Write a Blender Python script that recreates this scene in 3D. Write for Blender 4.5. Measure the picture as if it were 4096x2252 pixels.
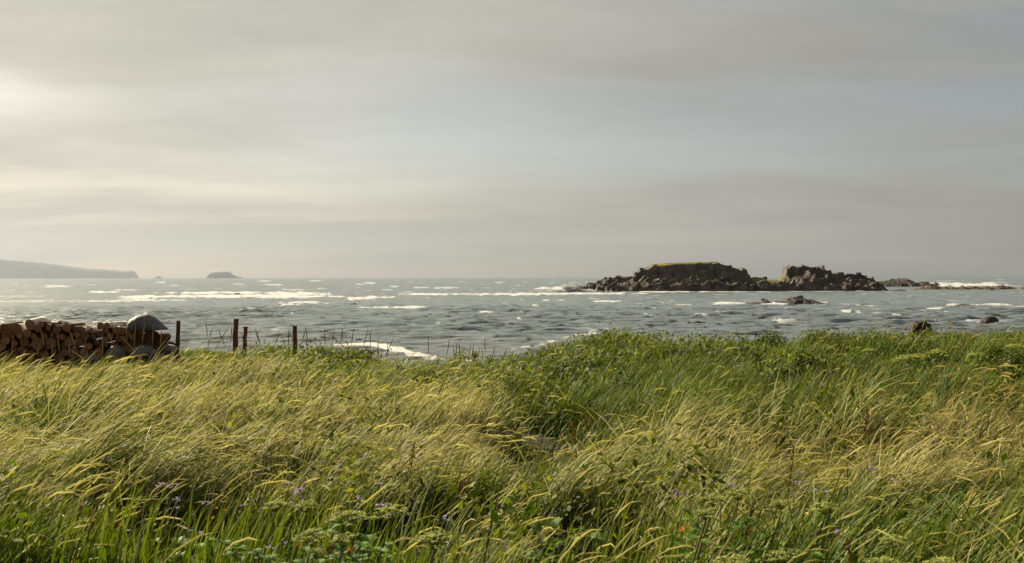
import bpy, bmesh, math
import numpy as np
from mathutils import Matrix, Vector, noise as mnoise

for o in list(bpy.data.objects):
    bpy.data.objects.remove(o, do_unlink=True)
scene = bpy.context.scene
COL = scene.collection
rng = np.random.default_rng(7)
rad = math.radians

# ------------------------------------------------------------------ camera
F = 4000.0            # focal length in photograph pixels (4096 wide)
EYE = 5.0             # eye height above the sea
cam = bpy.data.cameras.new('camera')
cam.sensor_width = 36.0
cam.lens = F * 36.0 / 4096.0
cam.clip_start = 0.1
cam.clip_end = 30000
cam.dof.use_dof = True
cam.dof.focus_distance = 13.0
cam.dof.aperture_fstop = 5.6
cam_ob = bpy.data.objects.new('camera', cam)
COL.objects.link(cam_ob)
R = Matrix.Rotation(rad(90 - 0.2435), 4, 'X') @ Matrix.Rotation(rad(-0.126), 4, 'Z')
cam_ob.matrix_world = Matrix.Translation((0, 0, EYE)) @ R
scene.camera = cam_ob

# ------------------------------------------------------------------ sun and sky
SUN_AZ, SUN_EL = rad(-46), rad(28)        # azimuth left of the view axis
sdir = Vector((math.sin(SUN_AZ) * math.cos(SUN_EL), math.cos(SUN_AZ) * math.cos(SUN_EL), math.sin(SUN_EL)))
sun = bpy.data.lights.new('sun', 'SUN')
sun.energy = 5.0
sun.angle = rad(0.6)
sun.color = (1.0, 0.865, 0.62)
sun_ob = bpy.data.objects.new('sun', sun)
sun_ob.rotation_euler = sdir.to_track_quat('Z', 'Y').to_euler()
COL.objects.link(sun_ob)

world = bpy.data.worlds.new('World')
scene.world = world
world.use_nodes = True
wn = world.node_tree
wn.nodes.clear()


class NT:
    """small helper for building node trees"""
    def __init__(s, tree):
        s.t = tree

    def n(s, typ, **kw):
        nd = s.t.nodes.new(typ)
        for k, v in kw.items():
            setattr(nd, k, v)
        return nd

    def val(s, sock, v):
        if isinstance(v, bpy.types.NodeSocket):
            s.t.links.new(v, sock)
        else:
            sock.default_value = v

    def math(s, op, a, b=None, c=None, clamp=False):
        nd = s.n('ShaderNodeMath', operation=op, use_clamp=clamp)
        s.val(nd.inputs[0], a)
        if b is not None:
            s.val(nd.inputs[1], b)
        if c is not None:
            s.val(nd.inputs[2], c)
        return nd.outputs[0]

    def mix(s, f, a, b, blend='MIX'):
        nd = s.n('ShaderNodeMix', data_type='RGBA', blend_type=blend)
        s.val(nd.inputs[0], f)
        s.val(nd.inputs[6], a)
        s.val(nd.inputs[7], b)
        return nd.outputs[2]

    def ramp(s, f, pts):
        nd = s.n('ShaderNodeValToRGB')
        el = nd.color_ramp.elements
        while len(el) < len(pts):
            el.new(0.5)
        for e, (p, c) in zip(el, pts):
            e.position = p
            e.color = c if len(c) == 4 else (*c, 1)
        s.val(nd.inputs[0], f)
        return nd.outputs[0]

    def mapr(s, v, a, b, c=0.0, d=1.0):
        nd = s.n('ShaderNodeMapRange')
        s.val(nd.inputs[0], v)
        for i, q in enumerate((a, b, c, d)):
            nd.inputs[i + 1].default_value = q
        return nd.outputs[0]

    def noise(s, vec, scale, detail=4, rough=0.55, dist=0.0, dim='3D'):
        nd = s.n('ShaderNodeTexNoise', noise_dimensions=dim)
        if vec is not None:
            s.val(nd.inputs['Vector'], vec)
        nd.inputs['Scale'].default_value = scale
        nd.inputs['Detail'].default_value = detail
        nd.inputs['Roughness'].default_value = rough
        nd.inputs['Distortion'].default_value = dist
        return nd.outputs[0]

    def mapping(s, vec, scale=(1, 1, 1), rot=(0, 0, 0), loc=(0, 0, 0)):
        nd = s.n('ShaderNodeMapping')
        s.val(nd.inputs[0], vec)
        nd.inputs[1].default_value = loc
        nd.inputs[2].default_value = rot
        nd.inputs[3].default_value = scale
        return nd.outputs[0]


W = NT(wn)
sky = W.n('ShaderNodeTexSky', sky_type='NISHITA')
sky.sun_disc = False
sky.sun_elevation = SUN_EL
sky.sun_rotation = SUN_AZ
sky.air_density = 1.0
sky.dust_density = 2.0
tc = W.n('ShaderNodeTexCoord')
sep = W.n('ShaderNodeSeparateXYZ')
wn.links.new(tc.outputs['Generated'], sep.inputs[0])
zc = W.math('ADD', W.math('MAXIMUM', sep.outputs[2], 0.0), 0.11)
comb = W.n('ShaderNodeCombineXYZ')
wn.links.new(W.math('DIVIDE', sep.outputs[0], zc), comb.inputs[0])
wn.links.new(W.math('DIVIDE', sep.outputs[1], zc), comb.inputs[1])
pvec = comb.outputs[0]
n_big = W.noise(W.mapping(pvec, (0.33, 0.62, 1), rot=(0, 0, 0.10), loc=(-3.49, -11.89, 0)), 1.0, 5, 0.5, 0.5)
n_str = W.noise(W.mapping(pvec, (0.65, 1.7, 1), rot=(0, 0, -0.12), loc=(7.1, 4.4, 0)), 1.0, 8, 0.6, 0.7)
n_fin = W.noise(W.mapping(pvec, (2.2, 4.6, 1), rot=(0, 0, 0.15)), 1.0, 7, 0.65, 0.8)
n_gap = W.noise(W.mapping(pvec, (0.30, 0.55, 1), rot=(0, 0, 0.2), loc=(5.31, -8.95, 0)), 1.0, 4, 0.5, 0.3)
dot = W.n('ShaderNodeVectorMath', operation='DOT_PRODUCT')
wn.links.new(tc.outputs['Generated'], dot.inputs[0])
dot.inputs[1].default_value = sdir
glow = W.math('POWER', W.math('MAXIMUM', dot.outputs['Value'], 0.0), 2.2)
ccol = W.mix(glow, (0.302, 0.297, 0.280, 1), (0.60, 0.578, 0.482, 1))
shade = W.math('ADD', W.mapr(n_big, 0.3, 0.7, 0.83, 1.16), W.mapr(n_str, 0.3, 0.7, -0.09, 0.11))
shade = W.math('ADD', shade, W.mapr(n_fin, 0.25, 0.75, -0.045, 0.045))
shade_c = W.n('ShaderNodeVectorMath', operation='SCALE')
wn.links.new(ccol, shade_c.inputs[0])
wn.links.new(W.math('MULTIPLY', shade, 6.2), shade_c.inputs['Scale'])
cover = W.mapr(n_gap, 0.36, 0.54, 0.50, 0.96)
sky_s = W.n('ShaderNodeVectorMath', operation='SCALE')
wn.links.new(sky.outputs[0], sky_s.inputs[0])
sky_s.inputs['Scale'].default_value = 0.68
skyc = W.mix(cover, sky_s.outputs[0], shade_c.outputs[0])
bg = W.n('ShaderNodeBackground')
wn.links.new(skyc, bg.inputs[0])
bg.inputs[1].default_value = 0.05
wo = W.n('ShaderNodeOutputWorld')
wn.links.new(bg.outputs[0], wo.inputs[0])

scene.view_settings.view_transform = 'Standard'
scene.view_settings.look = 'None'
scene.view_settings.exposure = 1.72
scene.view_settings.gamma = 1.0
scene.view_settings.use_curve_mapping = False
cy = scene.cycles
cy.max_bounces = 5
cy.diffuse_bounces = 1
cy.glossy_bounces = 2
cy.transmission_bounces = 1
cy.volume_bounces = 0
cy.transparent_max_bounces = 6
cy.use_denoising = True
cy.caustics_reflective = False
cy.caustics_refractive = False

# ------------------------------------------------------------------ helpers

def hor(px):
    return 1113.5 - 9.0 * px / 4096.0


def P(px, py, D):
    """photograph pixel at distance D -> world point"""
    return Vector(((px - 2048) / F * D, D, EYE - (py - hor(px)) / F * D))


def sea_D(px, py):
    return EYE * F / (py - hor(px))


def _hash(ix, iy, seed):
    h = (ix.astype(np.int64) * 374761393 + iy.astype(np.int64) * 668265263 + seed * 974634533) & 0xffffffff
    h = ((h ^ (h >> 13)) * 1274126177) & 0xffffffff
    h = h ^ (h >> 16)
    return h.astype(np.float64) / 4294967296.0


def vnoise(x, y, seed=0):
    x = np.asarray(x, float)
    y = np.asarray(y, float)
    ix, iy = np.floor(x), np.floor(y)
    fx, fy = x - ix, y - iy
    fx = fx * fx * (3 - 2 * fx)
    fy = fy * fy * (3 - 2 * fy)
    a = _hash(ix, iy, seed)
    b = _hash(ix + 1, iy, seed)
    c = _hash(ix, iy + 1, seed)
    d = _hash(ix + 1, iy + 1, seed)
    return (a * (1 - fx) + b * fx) * (1 - fy) + (c * (1 - fx) + d * fx) * fy


def fbm(x, y, seed=0, oct=4, gain=0.5):
    s, a, t = 0, 1.0, 0
    for i in range(oct):
        s = s + a * vnoise(x, y, seed + i * 17)
        t += a
        a *= gain
        x = x * 2.03 + 5.2
        y = y * 2.03 + 1.7
    return s / t


def sstep(a, b, x):
    t = np.clip((x - a) / (b - a), 0, 1)
    return t * t * (3 - 2 * t)


def mesh_np(name, V, quads=None, tris=None, cols=None, smooth=False, attrs=None, mat=None):
    me = bpy.data.meshes.new(name)
    V = np.ascontiguousarray(V, np.float32)
    me.vertices.add(len(V))
    me.vertices.foreach_set('co', V.ravel())
    idx, starts, off = [], [], 0
    if quads is not None and len(quads):
        q = np.ascontiguousarray(quads, np.int32)
        idx.append(q.ravel())
        starts.append(off + 4 * np.arange(len(q)))
        off += 4 * len(q)
    if tris is not None and len(tris):
        t = np.ascontiguousarray(tris, np.int32)
        idx.append(t.ravel())
        starts.append(off + 3 * np.arange(len(t)))
        off += 3 * len(t)
    idx = np.concatenate(idx).astype(np.int32)
    starts = np.concatenate(starts).astype(np.int32)
    me.loops.add(len(idx))
    me.loops.foreach_set('vertex_index', idx)
    me.polygons.add(len(starts))
    me.polygons.foreach_set('loop_start', starts)
    me.update(calc_edges=True)
    me.polygons.foreach_set('use_smooth', np.full(len(starts), smooth, bool))
    if cols is not None:
        a = me.color_attributes.new('Col', 'FLOAT_COLOR', 'POINT')
        c = np.ones((len(V), 4), np.float32)
        c[:, :3] = cols
        a.data.foreach_set('color', c.ravel())
    for k, v in (attrs or {}).items():
        a = me.attributes.new(k, 'FLOAT', 'POINT')
        a.data.foreach_set('value', np.ascontiguousarray(v, np.float32))
    if mat:
        me.materials.append(mat)
    return me


def link(name, me, parent=None, loc=None, label=None, cat=None, group=None, kind=None):
    o = bpy.data.objects.new(name, me)
    COL.objects.link(o)
    if parent is not None:
        o.parent = parent
    if loc is not None:
        o.location = loc
    if label:
        o['label'] = label
    if cat:
        o['category'] = cat
    if group:
        o['group'] = group
    if kind:
        o['kind'] = kind
    return o


def material(name):
    m = bpy.data.materials.new(name)
    m.use_nodes = True
    m.node_tree.nodes.clear()
    t = NT(m.node_tree)
    out = t.n('ShaderNodeOutputMaterial')
    return m, t, out


def principled(t, out, col, rough=0.7, spec=0.3, bump=None, bump_str=0.3, bump_dist=0.02):
    p = t.n('ShaderNodeBsdfPrincipled')
    t.val(p.inputs['Base Color'], col)
    t.val(p.inputs['Roughness'], rough)
    p.inputs['Specular IOR Level'].default_value = spec
    if bump is not None:
        b = t.n('ShaderNodeBump')
        b.inputs['Strength'].default_value = bump_str
        b.inputs['Distance'].default_value = bump_dist
        t.val(b.inputs['Height'], bump)
        t.t.links.new(b.outputs[0], p.inputs['Normal'])
    t.t.links.new(p.outputs[0], out.inputs[0])
    return p


def ocoord(t):
    return t.n('ShaderNodeTexCoord').outputs['Object']


# ------------------------------------------------------------------ materials
def mat_foliage(name, trans=0.4, rough=0.45, spec=0.4, tv=1.25):
    m, t, out = material(name)
    at = t.n('ShaderNodeAttribute', attribute_name='Col')
    p = t.n('ShaderNodeBsdfPrincipled')
    t.t.links.new(at.outputs[0], p.inputs['Base Color'])
    p.inputs['Roughness'].default_value = rough
    p.inputs['Specular IOR Level'].default_value = spec
    tr = t.n('ShaderNodeBsdfTranslucent')
    hs = t.n('ShaderNodeHueSaturation')
    hs.inputs['Saturation'].default_value = 1.15
    hs.inputs['Value'].default_value = tv
    t.t.links.new(at.outputs[0], hs.inputs['Color'])
    t.t.links.new(hs.outputs[0], tr.inputs[0])
    mx = t.n('ShaderNodeMixShader')
    mx.inputs[0].default_value = trans
    t.t.links.new(p.outputs[0], mx.inputs[1])
    t.t.links.new(tr.outputs[0], mx.inputs[2])
    t.t.links.new(mx.outputs[0], out.inputs[0])
    return m


M_GRASS = mat_foliage('grass_blade', 0.28, 0.62, 0.11)
M_EAR = mat_foliage('grass_ear', 0.28, 0.65, 0.12)
M_HERB = mat_foliage('herb_leaf', 0.40, 0.65, 0.12)
M_PETAL = mat_foliage('petal', 0.35, 0.6, 0.2)


def mat_noise(name, c1, c2, scale=3.0, rough=0.85, bump=0.5, dist=0.05, spec=0.2, stretch=(1, 1, 1), detail=6):
    m, t, out = material(name)
    v = t.mapping(ocoord(t), stretch)
    n = t.noise(v, scale, detail, 0.6)
    n2 = t.noise(v, scale * 5, 4, 0.6)
    f = t.mapr(n, 0.3, 0.7)
    col = t.mix(f, (*c1, 1), (*c2, 1))
    h = t.math('ADD', n, t.math('MULTIPLY', n2, 0.5))
    principled(t, out, col, rough, spec, h, bump, dist)
    return m


M_SOIL = mat_noise('soil_thatch', (0.022, 0.022, 0.010), (0.06, 0.05, 0.025), 6, 0.95, 0.6, 0.05)
M_SAND = mat_noise('shore_shingle', (0.10, 0.095, 0.085), (0.22, 0.21, 0.19), 2.0, 0.8, 0.6, 0.1)
M_ROCK = mat_noise('island_rock', (0.008, 0.007, 0.009), (0.105, 0.080, 0.060), 0.30, 0.85, 0.35, 0.2, 0.2)
M_TURF = mat_noise('island_turf', (0.11, 0.092, 0.022), (0.19, 0.145, 0.035), 0.25, 0.95, 0.6, 0.2, 0.05)
M_TURF2 = mat_noise('island_turf_green', (0.07, 0.092, 0.022), (0.13, 0.125, 0.035), 0.3, 0.95, 0.6, 0.2, 0.05)
M_FAR = mat_noise('headland_rock', (0.05, 0.055, 0.06), (0.11, 0.11, 0.085), 0.01, 0.95, 0.4, 4.0, 0.05)
M_STONE = mat_noise('grey_stone', (0.050, 0.048, 0.050), (0.12, 0.112, 0.108), 5.0, 0.7, 0.5, 0.02, 0.3)
M_WETROCK = mat_noise('wet_rock', (0.010, 0.008, 0.009), (0.045, 0.036, 0.030), 1.2, 0.75, 0.6, 0.06, 0.2)
M_WEED = mat_noise('weedy_rock', (0.03, 0.018, 0.011), (0.10, 0.058, 0.03), 3.0, 0.75, 0.9, 0.06, 0.25)
M_WEEDD = mat_noise('dark_weedy_rock', (0.014, 0.009, 0.006), (0.055, 0.032, 0.018), 4.0, 0.8, 0.9, 0.06, 0.2)
M_BARK = mat_noise('bark', (0.03, 0.014, 0.009), (0.11, 0.055, 0.03), 9.0, 0.9, 0.8, 0.02, 0.1, (1, 0.25, 1))
M_BARKP = mat_noise('pale_bark', (0.42, 0.36, 0.29), (0.66, 0.60, 0.52), 7.0, 0.85, 0.6, 0.01, 0.1, (1, 0.4, 1))
M_POST = mat_noise('weathered_post', (0.045, 0.024, 0.016), (0.14, 0.075, 0.05), 14.0, 0.85, 0.8, 0.01, 0.2, (1, 1, 0.12))
M_POSTR = mat_noise('red_brown_post', (0.075, 0.026, 0.018), (0.18, 0.07, 0.05), 14.0, 0.8, 0.6, 0.01, 0.25, (1, 1, 0.12))
M_FOAM = mat_foliage('spray_foam', 0.6, 0.9, 0.1, 1.05)


def mat_cut():
    m, t, out = material('cut_wood')
    oi = t.n('ShaderNodeObjectInfo')
    wv = t.n('ShaderNodeTexWave', wave_type='RINGS', rings_direction='Y')
    t.val(wv.inputs['Vector'], ocoord(t))
    wv.inputs['Scale'].default_value = 22
    wv.inputs['Distortion'].default_value = 2.5
    wv.inputs['Detail'].default_value = 3
    n = t.noise(ocoord(t), 12, 5, 0.6)
    c = t.mix(wv.outputs[1], (0.21, 0.088, 0.040, 1), (0.31, 0.145, 0.07, 1))
    c = t.mix(t.mapr(n, 0.35, 0.75, 0, 0.75), c, (0.09, 0.045, 0.026, 1))
    hs = t.n('ShaderNodeHueSaturation')
    t.val(hs.inputs['Value'], t.mapr(oi.outputs['Random'], 0, 1, 0.6, 1.25))
    t.val(hs.inputs['Color'], c)
    principled(t, out, hs.outputs[0], 0.85, 0.15, wv.outputs[1], 0.3, 0.004)
    return m


M_CUT = mat_cut()


def mat_sea():
    m, t, out = material('sea_water')
    geo = t.n('ShaderNodeNewGeometry')
    pos = geo.outputs['Position']
    foam = t.n('ShaderNodeAttribute', attribute_name='foam').outputs['Fac']
    shal = t.n('ShaderNodeAttribute', attribute_name='shallow').outputs['Fac']
    n1 = t.noise(t.mapping(pos, (0.45, 1.3, 1), rot=(0, 0, 0.10)), 1.0, 5, 0.62, 0.3)
    n2 = t.noise(t.mapping(pos, (0.09, 0.22, 1), rot=(0, 0, -0.1)), 1.0, 4, 0.6, 0.3)
    n3 = t.noise(t.mapping(pos, (1.4, 3.2, 1), rot=(0, 0, 0.05)), 1.0, 3, 0.6)
    h = t.math('ADD', t.math('MULTIPLY', n1, 0.55), t.math('MULTIPLY', n2, 1.3))
    h = t.math('ADD', h, t.math('MULTIPLY', n3, 0.16))
    b = t.n('ShaderNodeBump')
    b.inputs['Strength'].default_value = 0.5
    b.inputs['Distance'].default_value = 1.0
    t.val(b.inputs['Height'], h)
    wcol = t.mix(shal, (0.100, 0.126, 0.134, 1), (0.110, 0.122, 0.116, 1))
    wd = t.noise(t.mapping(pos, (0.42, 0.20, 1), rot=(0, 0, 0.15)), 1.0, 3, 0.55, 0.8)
    trough_f = t.mapr(wd, 0.56, 0.62)
    wcol = t.mix(trough_f, wcol, (0.022, 0.021, 0.012, 1))  # dark dashes of shaded wave troughs painted into the water colour
    p = t.n('ShaderNodeBsdfPrincipled')
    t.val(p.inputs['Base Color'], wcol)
    p.inputs['Roughness'].default_value = 0.25
    p.inputs['IOR'].default_value = 1.333
    t.val(p.inputs['Specular IOR Level'], t.mapr(trough_f, 0, 1, 0.5, 0.22))
    t.t.links.new(b.outputs[0], p.inputs['Normal'])
    fd = t.n('ShaderNodeBsdfPrincipled')
    fd.inputs['Base Color'].default_value = (0.44, 0.44, 0.43, 1)
    fd.inputs['Roughness'].default_value = 0.9
    fd.inputs['Specular IOR Level'].default_value = 0.1
    fn = t.noise(t.mapping(pos, (0.45, 0.09, 1)), 1.0, 7, 0.75, 0.6)
    fn2 = t.noise(t.mapping(pos, (1.6, 0.9, 1)), 1.0, 5, 0.7)
    ff = t.math('ADD', foam, t.mapr(fn, 0.25, 0.75, -0.62, 0.42))
    ff = t.math('ADD', ff, t.mapr(fn2, 0.25, 0.75, -0.16, 0.16))
    fn3 = t.noise(t.mapping(pos, (2.6, 1.3, 1)), 1.0, 4, 0.7, 0.5)
    ff = t.math('ADD', ff, t.mapr(fn3, 0.3, 0.7, -0.2, 0.2))
    ff = t.mapr(ff, 0.30, 0.80)
    ff = t.math('MULTIPLY', ff, t.mapr(foam, 0.02, 0.2, 0, 0.92))
    sp = t.noise(t.mapping(pos, (0.20, 0.035, 1), rot=(0, 0, 0.03)), 1.0, 4, 0.7, 0.4)
    sp = t.math('MULTIPLY', t.mapr(sp, 0.635, 0.70, 0, 0.75), t.mapr(shal, 0.0, 0.25, 1, 0))
    ff = t.math('MAXIMUM', ff, sp)
    mx = t.n('ShaderNodeMixShader')
    t.val(mx.inputs[0], ff)
    t.t.links.new(p.outputs[0], mx.inputs[1])
    t.t.links.new(fd.outputs[0], mx.inputs[2])
    t.t.links.new(mx.outputs[0], out.inputs[0])
    return m


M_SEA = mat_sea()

# ------------------------------------------------------------------ ground
SKY_PX = np.array([-2500, 0, 500, 700, 780, 900, 1010, 1150, 1240, 1330, 1420, 1500, 1600, 1700, 1800, 1900, 2000, 2100, 2180, 2250, 2320,
                   2400, 2500, 2580, 2700, 2780, 2860, 2950, 3050, 3200, 3400, 3520, 3640, 3760, 3900, 4096, 6500], float)
SKY_PY = np.array([1400, 1395, 1390, 1375, 1370, 1372, 1384, 1384, 1374, 1392, 1408, 1442, 1476, 1498, 1488, 1464, 1450, 1428, 1400, 1378, 1358,
                   1342, 1336, 1354, 1356, 1356, 1384, 1358, 1336, 1334, 1328, 1336, 1352, 1340, 1330, 1344, 1344], float)
DE = 30.0
_xe = (SKY_PX - 2048) / F * DE
_ze = EYE - (SKY_PY - hor(SKY_PX)) / F * DE - 0.42


def zground(x, y):
    x = np.asarray(x, float)
    y = np.asarray(y, float)
    ze = np.interp(x, _xe, _ze)
    # smoother version nearer the camera so ridges do not run all the way
    zs = (np.interp(x - 2.0, _xe, _ze) + np.interp(x + 2.0, _xe, _ze) + np.interp(x, _xe, _ze)) / 3
    t = np.clip((y - 4.0) / (DE - 4.0), 0, 1)
    zz = zs + (ze - zs) * sstep(0.7, 0.97, t)
    z = 3.2 + (zz - 3.2) * t ** 1.6
    z = z + (fbm(x * 0.55, y * 0.55, 3, 3) - 0.5) * 0.30 * sstep(2, 6, y) * (1 - 0.6 * sstep(24, 30, y))
    z = z + (fbm(x * 1.1, y * 0.8, 23, 2) - 0.5) * 0.42 * sstep(14, 19, y) * (1 - .6 * sstep(27, 30, y)) * sstep(-1.5, 2.5, x)
    edge = DE + (fbm(x * 0.3, 0 * x + 4.0, 9, 2) - 0.5) * 2.0
    z = z - sstep(edge, edge + 10.0, y) * (z + 0.5)
    z = z - sstep(40, 75, y) * 2.0
    for hx, hy, hr, hd in HOLLOWS:
        z = z - hd * np.exp(-((x - hx) ** 2 / hr[0] ** 2 + (y - hy) ** 2 / hr[1] ** 2))
    return z


HOLLOWS = []


def ray_ground(px, py, h):
    """distance where the sight line meets the surface h above the ground"""
    D = np.linspace(3.2, 34, 700)
    x = (px - 2048) / F * D
    z = EYE - (py - hor(px)) / F * D
    g = zground(x, D) + h
    k = np.where(z <= g)[0]
    return float(D[k[0]]) if len(k) else 30.0


# dark hollows in the grass: photograph pixel, half sizes in metres, depth
for px, py, rx, ry, d in [(2130, 1720, 1.1, 2.0, 0.42), (2180, 2120, 0.6, 0.8, 0.25), (760, 2050, 0.9, 0.95, 0.25),
                          (2500, 2060, 0.9, 0.7, 0.18), (3660, 1500, 1.3, 2.2, 0.32), (3030, 1550, 0.9, 1.8, 0.25),
                          (1500, 2030, 0.6, 0.5, 0.14), (1230, 2190, 0.5, 0.4, 0.14), (1720, 2010, .6, .6, .16), (300, 1980, .5, .5, .12), (3500, 2070, .6, .6, .16),
                          (3330, 1430, 1.2, 1.8, 0.24), (2300, 1560, 1.2, 1.8, .22), (2700, 1500, .9, 1.6, .2), (3950, 1480, .9, 1.5, .2), (1000, 1900, .7, .7, .12), (3200, 1840, .6, .8, .12)]:
    D = ray_ground(px, py, 0.25)
    HOLLOWS.append(((px - 2048) / F * D, D, (rx, ry), d))

gx = np.arange(-62, 62.1, 0.5)
gy = np.concatenate([np.arange(-14, 3, 1.0), np.arange(3, 44, 0.4), np.arange(44, 80, 2.0)])
GX, GY = np.meshgrid(gx, gy)
GZ = zground(GX, GY)
V = np.stack([GX, GY, GZ], -1).reshape(-1, 3)
nx, ny = len(gx), len(gy)
ii = (np.arange(ny - 1)[:, None] * nx + np.arange(nx - 1)[None]).ravel()
Q = np.stack([ii, ii + 1, ii + nx + 1, ii + nx], -1)
gm = mesh_np('ground', V, quads=Q, smooth=True, mat=M_SOIL)
gm.materials.append(M_SAND)
fy = V[ii, 1]
fz = V[ii, 2]
gm.polygons.foreach_set('material_index', ((fy > 33) & (fz < 1.0)).astype(np.int32))
link('ground', gm, kind='structure', label='grassy coastal ground sloping down to the shore', cat='ground')

# ------------------------------------------------------------------ sea
uc = np.concatenate([-np.geomspace(2.6, 0.64, 14)[:-1], np.linspace(-0.64, 0.64, 1010), np.geomspace(0.64, 2.6, 14)[1:]])
pr = np.concatenate([np.arange(139, 60, -0.36), np.arange(60, 3, -0.26), np.geomspace(3, 0.30, 16)])
SD = EYE * 1000.0 / pr
U, DD = np.meshgrid(uc, SD)
SX, SY = U * DD, DD
row_sp = np.gradient(SD)
RS = np.maximum(row_sp, 0.05)[:, None]
hgt = np.zeros_like(SX)
wr = np.random.default_rng(21)
for k in range(46):
    lam = 0.8 * (6.0 / 0.8) ** wr.random()
    a = rad(-90 + 18) + wr.normal(0, 0.30)          # travelling towards the shore and a little right
    kx, ky = math.cos(a) * 2 * math.pi / lam, math.sin(a) * 2 * math.pi / lam
    amp = 0.0120 * lam ** 0.7
    keep = sstep(2.2, 4.0, lam / RS)
    ph = wr.random() * 6.28
    s = np.sin(kx * SX + ky * SY + ph + 1.1 * np.sin(0.13 * SX / lam ** .5 + ph * 3))
    hgt += keep * amp * (1.25 * (0.5 * (s + 1)) ** 1.7 * 2 - 0.9)
patch = 0.5 + 1.0 * fbm(SX * 0.05, SY * 0.03, 31, 3)
hgt *= patch * (0.25 + 0.75 * sstep(55, 130, SY))
PXs = U * F + 2048
PYs = hor(PXs) + EYE * F / DD
foam = np.zeros_like(SX)


def fell(cx, cy, rx, ry, amt=1.0, soft=0.35, tilt=0.0, edge=1.0):
    """foam patch laid on the sea (given by where it is seen)"""
    global foam
    nz = (fbm(PXs * 0.035, PYs * 0.12, int(cx) % 97, 3) - 0.5) * 1.1 * edge
    dx = (PXs - cx) / rx
    dy = (PYs - cy - tilt * (PXs - cx)) / (ry * (.75 if cy > 1195 else 1))
    r = np.sqrt(dx * dx + dy * dy) + nz * 1.4
    amt = amt * (.78 if rx < 60 and cy < 1165 else 1)
    foam = np.maximum(foam, .82 * amt * (1 - sstep(1 - soft, 1 + soft, r)))


for e in [(880, 1172, 220, 5), (1010, 1186, 300, 7), (1170, 1176, 170, 9), (1150, 1188, 160, 5), (1480, 1192, 85, 7, 1, .35, -0.04), (1345, 1187, 40, 3),
          (1715, 1178, 130, 4), (2060, 1177, 250, 5), (2320, 1175, 220, 4), (1215, 1213, 85, 7), (1160, 1221, 60, 3), (610, 1187, 120, 5),
          (600, 1201, 130, 5), (420, 1206, 220, 4, .8), (150, 1206, 180, 4, .7), (560, 1193, 70, 4), (1457, 1233, 28, 3), (1525, 1233, 28, 2.6), (1640, 1232, 75, 4),
          (1788, 1151, 55, 4.5), (1685, 1151, 26, 3.2), (1576, 1146, 18, 3), (1480, 1132, 32, 4), (1440, 1137, 22, 2.5), (2070, 1142, 16, 2.4),
          (2230, 1153, 100, 5), (2420, 1158, 120, 4.5), (2330, 1150, 50, 3), (2650, 1168, 180, 2.6), (2960, 1168, 150, 1.8, .8), (3250, 1166, 120, 1.6, .7),
          (2426, 1207, 66, 4.5), (2184, 1203, 14, 3), (2240, 1203, 20, 3), (3850, 1139, 150, 8), (3760, 1136, 60, 6), (3615, 1141, 30, 6), (3700, 1141, 25, 4), (4020, 1145, 60, 3, .7),
          (2930, 1213, 70, 6.5), (3100, 1216, 75, 4.5), (3262, 1211, 48, 9), (3180, 1236, 50, 3, .8), (3810, 1221, 35, 5), (3955, 1222, 80, 6), (3740, 1239, 30, 4),
          (3590, 1268, 20, 3), (3150, 1289, 64, 4.5), (3384, 1248, 22, 4), (3437, 1251, 16, 3), (2720, 1221, 60, 3.2, .8), (2890, 1217, 30, 4), (3890, 1293, 40, 5), (4020, 1296, 60, 5, .8),
          (2080, 1278, 16, 3), (2390, 1297, 18, 4), (1940, 1252, 34, 3.5), (2140, 1226, 14, 2.5), (2320, 1288, 30, 2.5, .7), (1190, 1160, 50, 3), (1260, 1123, 34, 3), (1060, 1124, 28, 2.6),
          (950, 1137, 30, 2.5), (1100, 1139, 40, 3), (640, 1129, 30, 3), (690, 1142, 26, 2.4), (240, 1146, 60, 4, .8), (420, 1169, 70, 4), (500, 1160, 60, 3, .8), (90, 1185, 120, 4, .6),
          (1560, 1160, 30, 2.2), (3470, 1210, 24, 2.2, .7), (3690, 1193, 20, 2.2, .7), (3860, 1188, 26, 2.2, .7), (3980, 1130, 60, 2.5, .7), (3800, 1124, 60, 2, .6)]:
    fell(*e)
# thin swash line curving onto the beach
sw = np.array([(1300, 1384), (1418, 1379), (1480, 1380), (1530, 1387), (1610, 1407), (1710, 1430), (1800, 1444), (1900, 1450)], float)
swy = np.interp(PXs, sw[:, 0], sw[:, 1])
sww = np.interp(PXs, [1300, 1420, 1540, 1640, 1740, 1800, 1900], [2, 5, 11, 12, 8, 4, 1.5])
band = 1 - sstep(0.7, 1.25, np.abs(PYs - swy) / sww + (fbm(PXs * .03, PYs * .05, 5, 3) - .5) * .3)
foam = np.maximum(foam, band * ((PXs > 1290) & (PXs < 1900)) * 0.92)
# a second wash line along the right-hand shore
swy2 = np.interp(PXs, [1880, 2000, 2080, 2180, 2300, 2460], [1452, 1425, 1400, 1384, 1352, 1330])
band = 1 - sstep(0.5, 1.4, np.abs(PYs - swy2 + 8) / 5 + (fbm(PXs * .05, PYs * .08, 15, 3) - .5) * 1.6)
foam = np.maximum(foam, band * ((PXs > 2020) & (PXs < 2500)) * 0.6)
big = foam.copy()
hgt += big * (0.05 + 0.22 * fbm(SX * 0.25, SY * 0.10, 77, 3)) * sstep(90, 160, SY)
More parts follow.
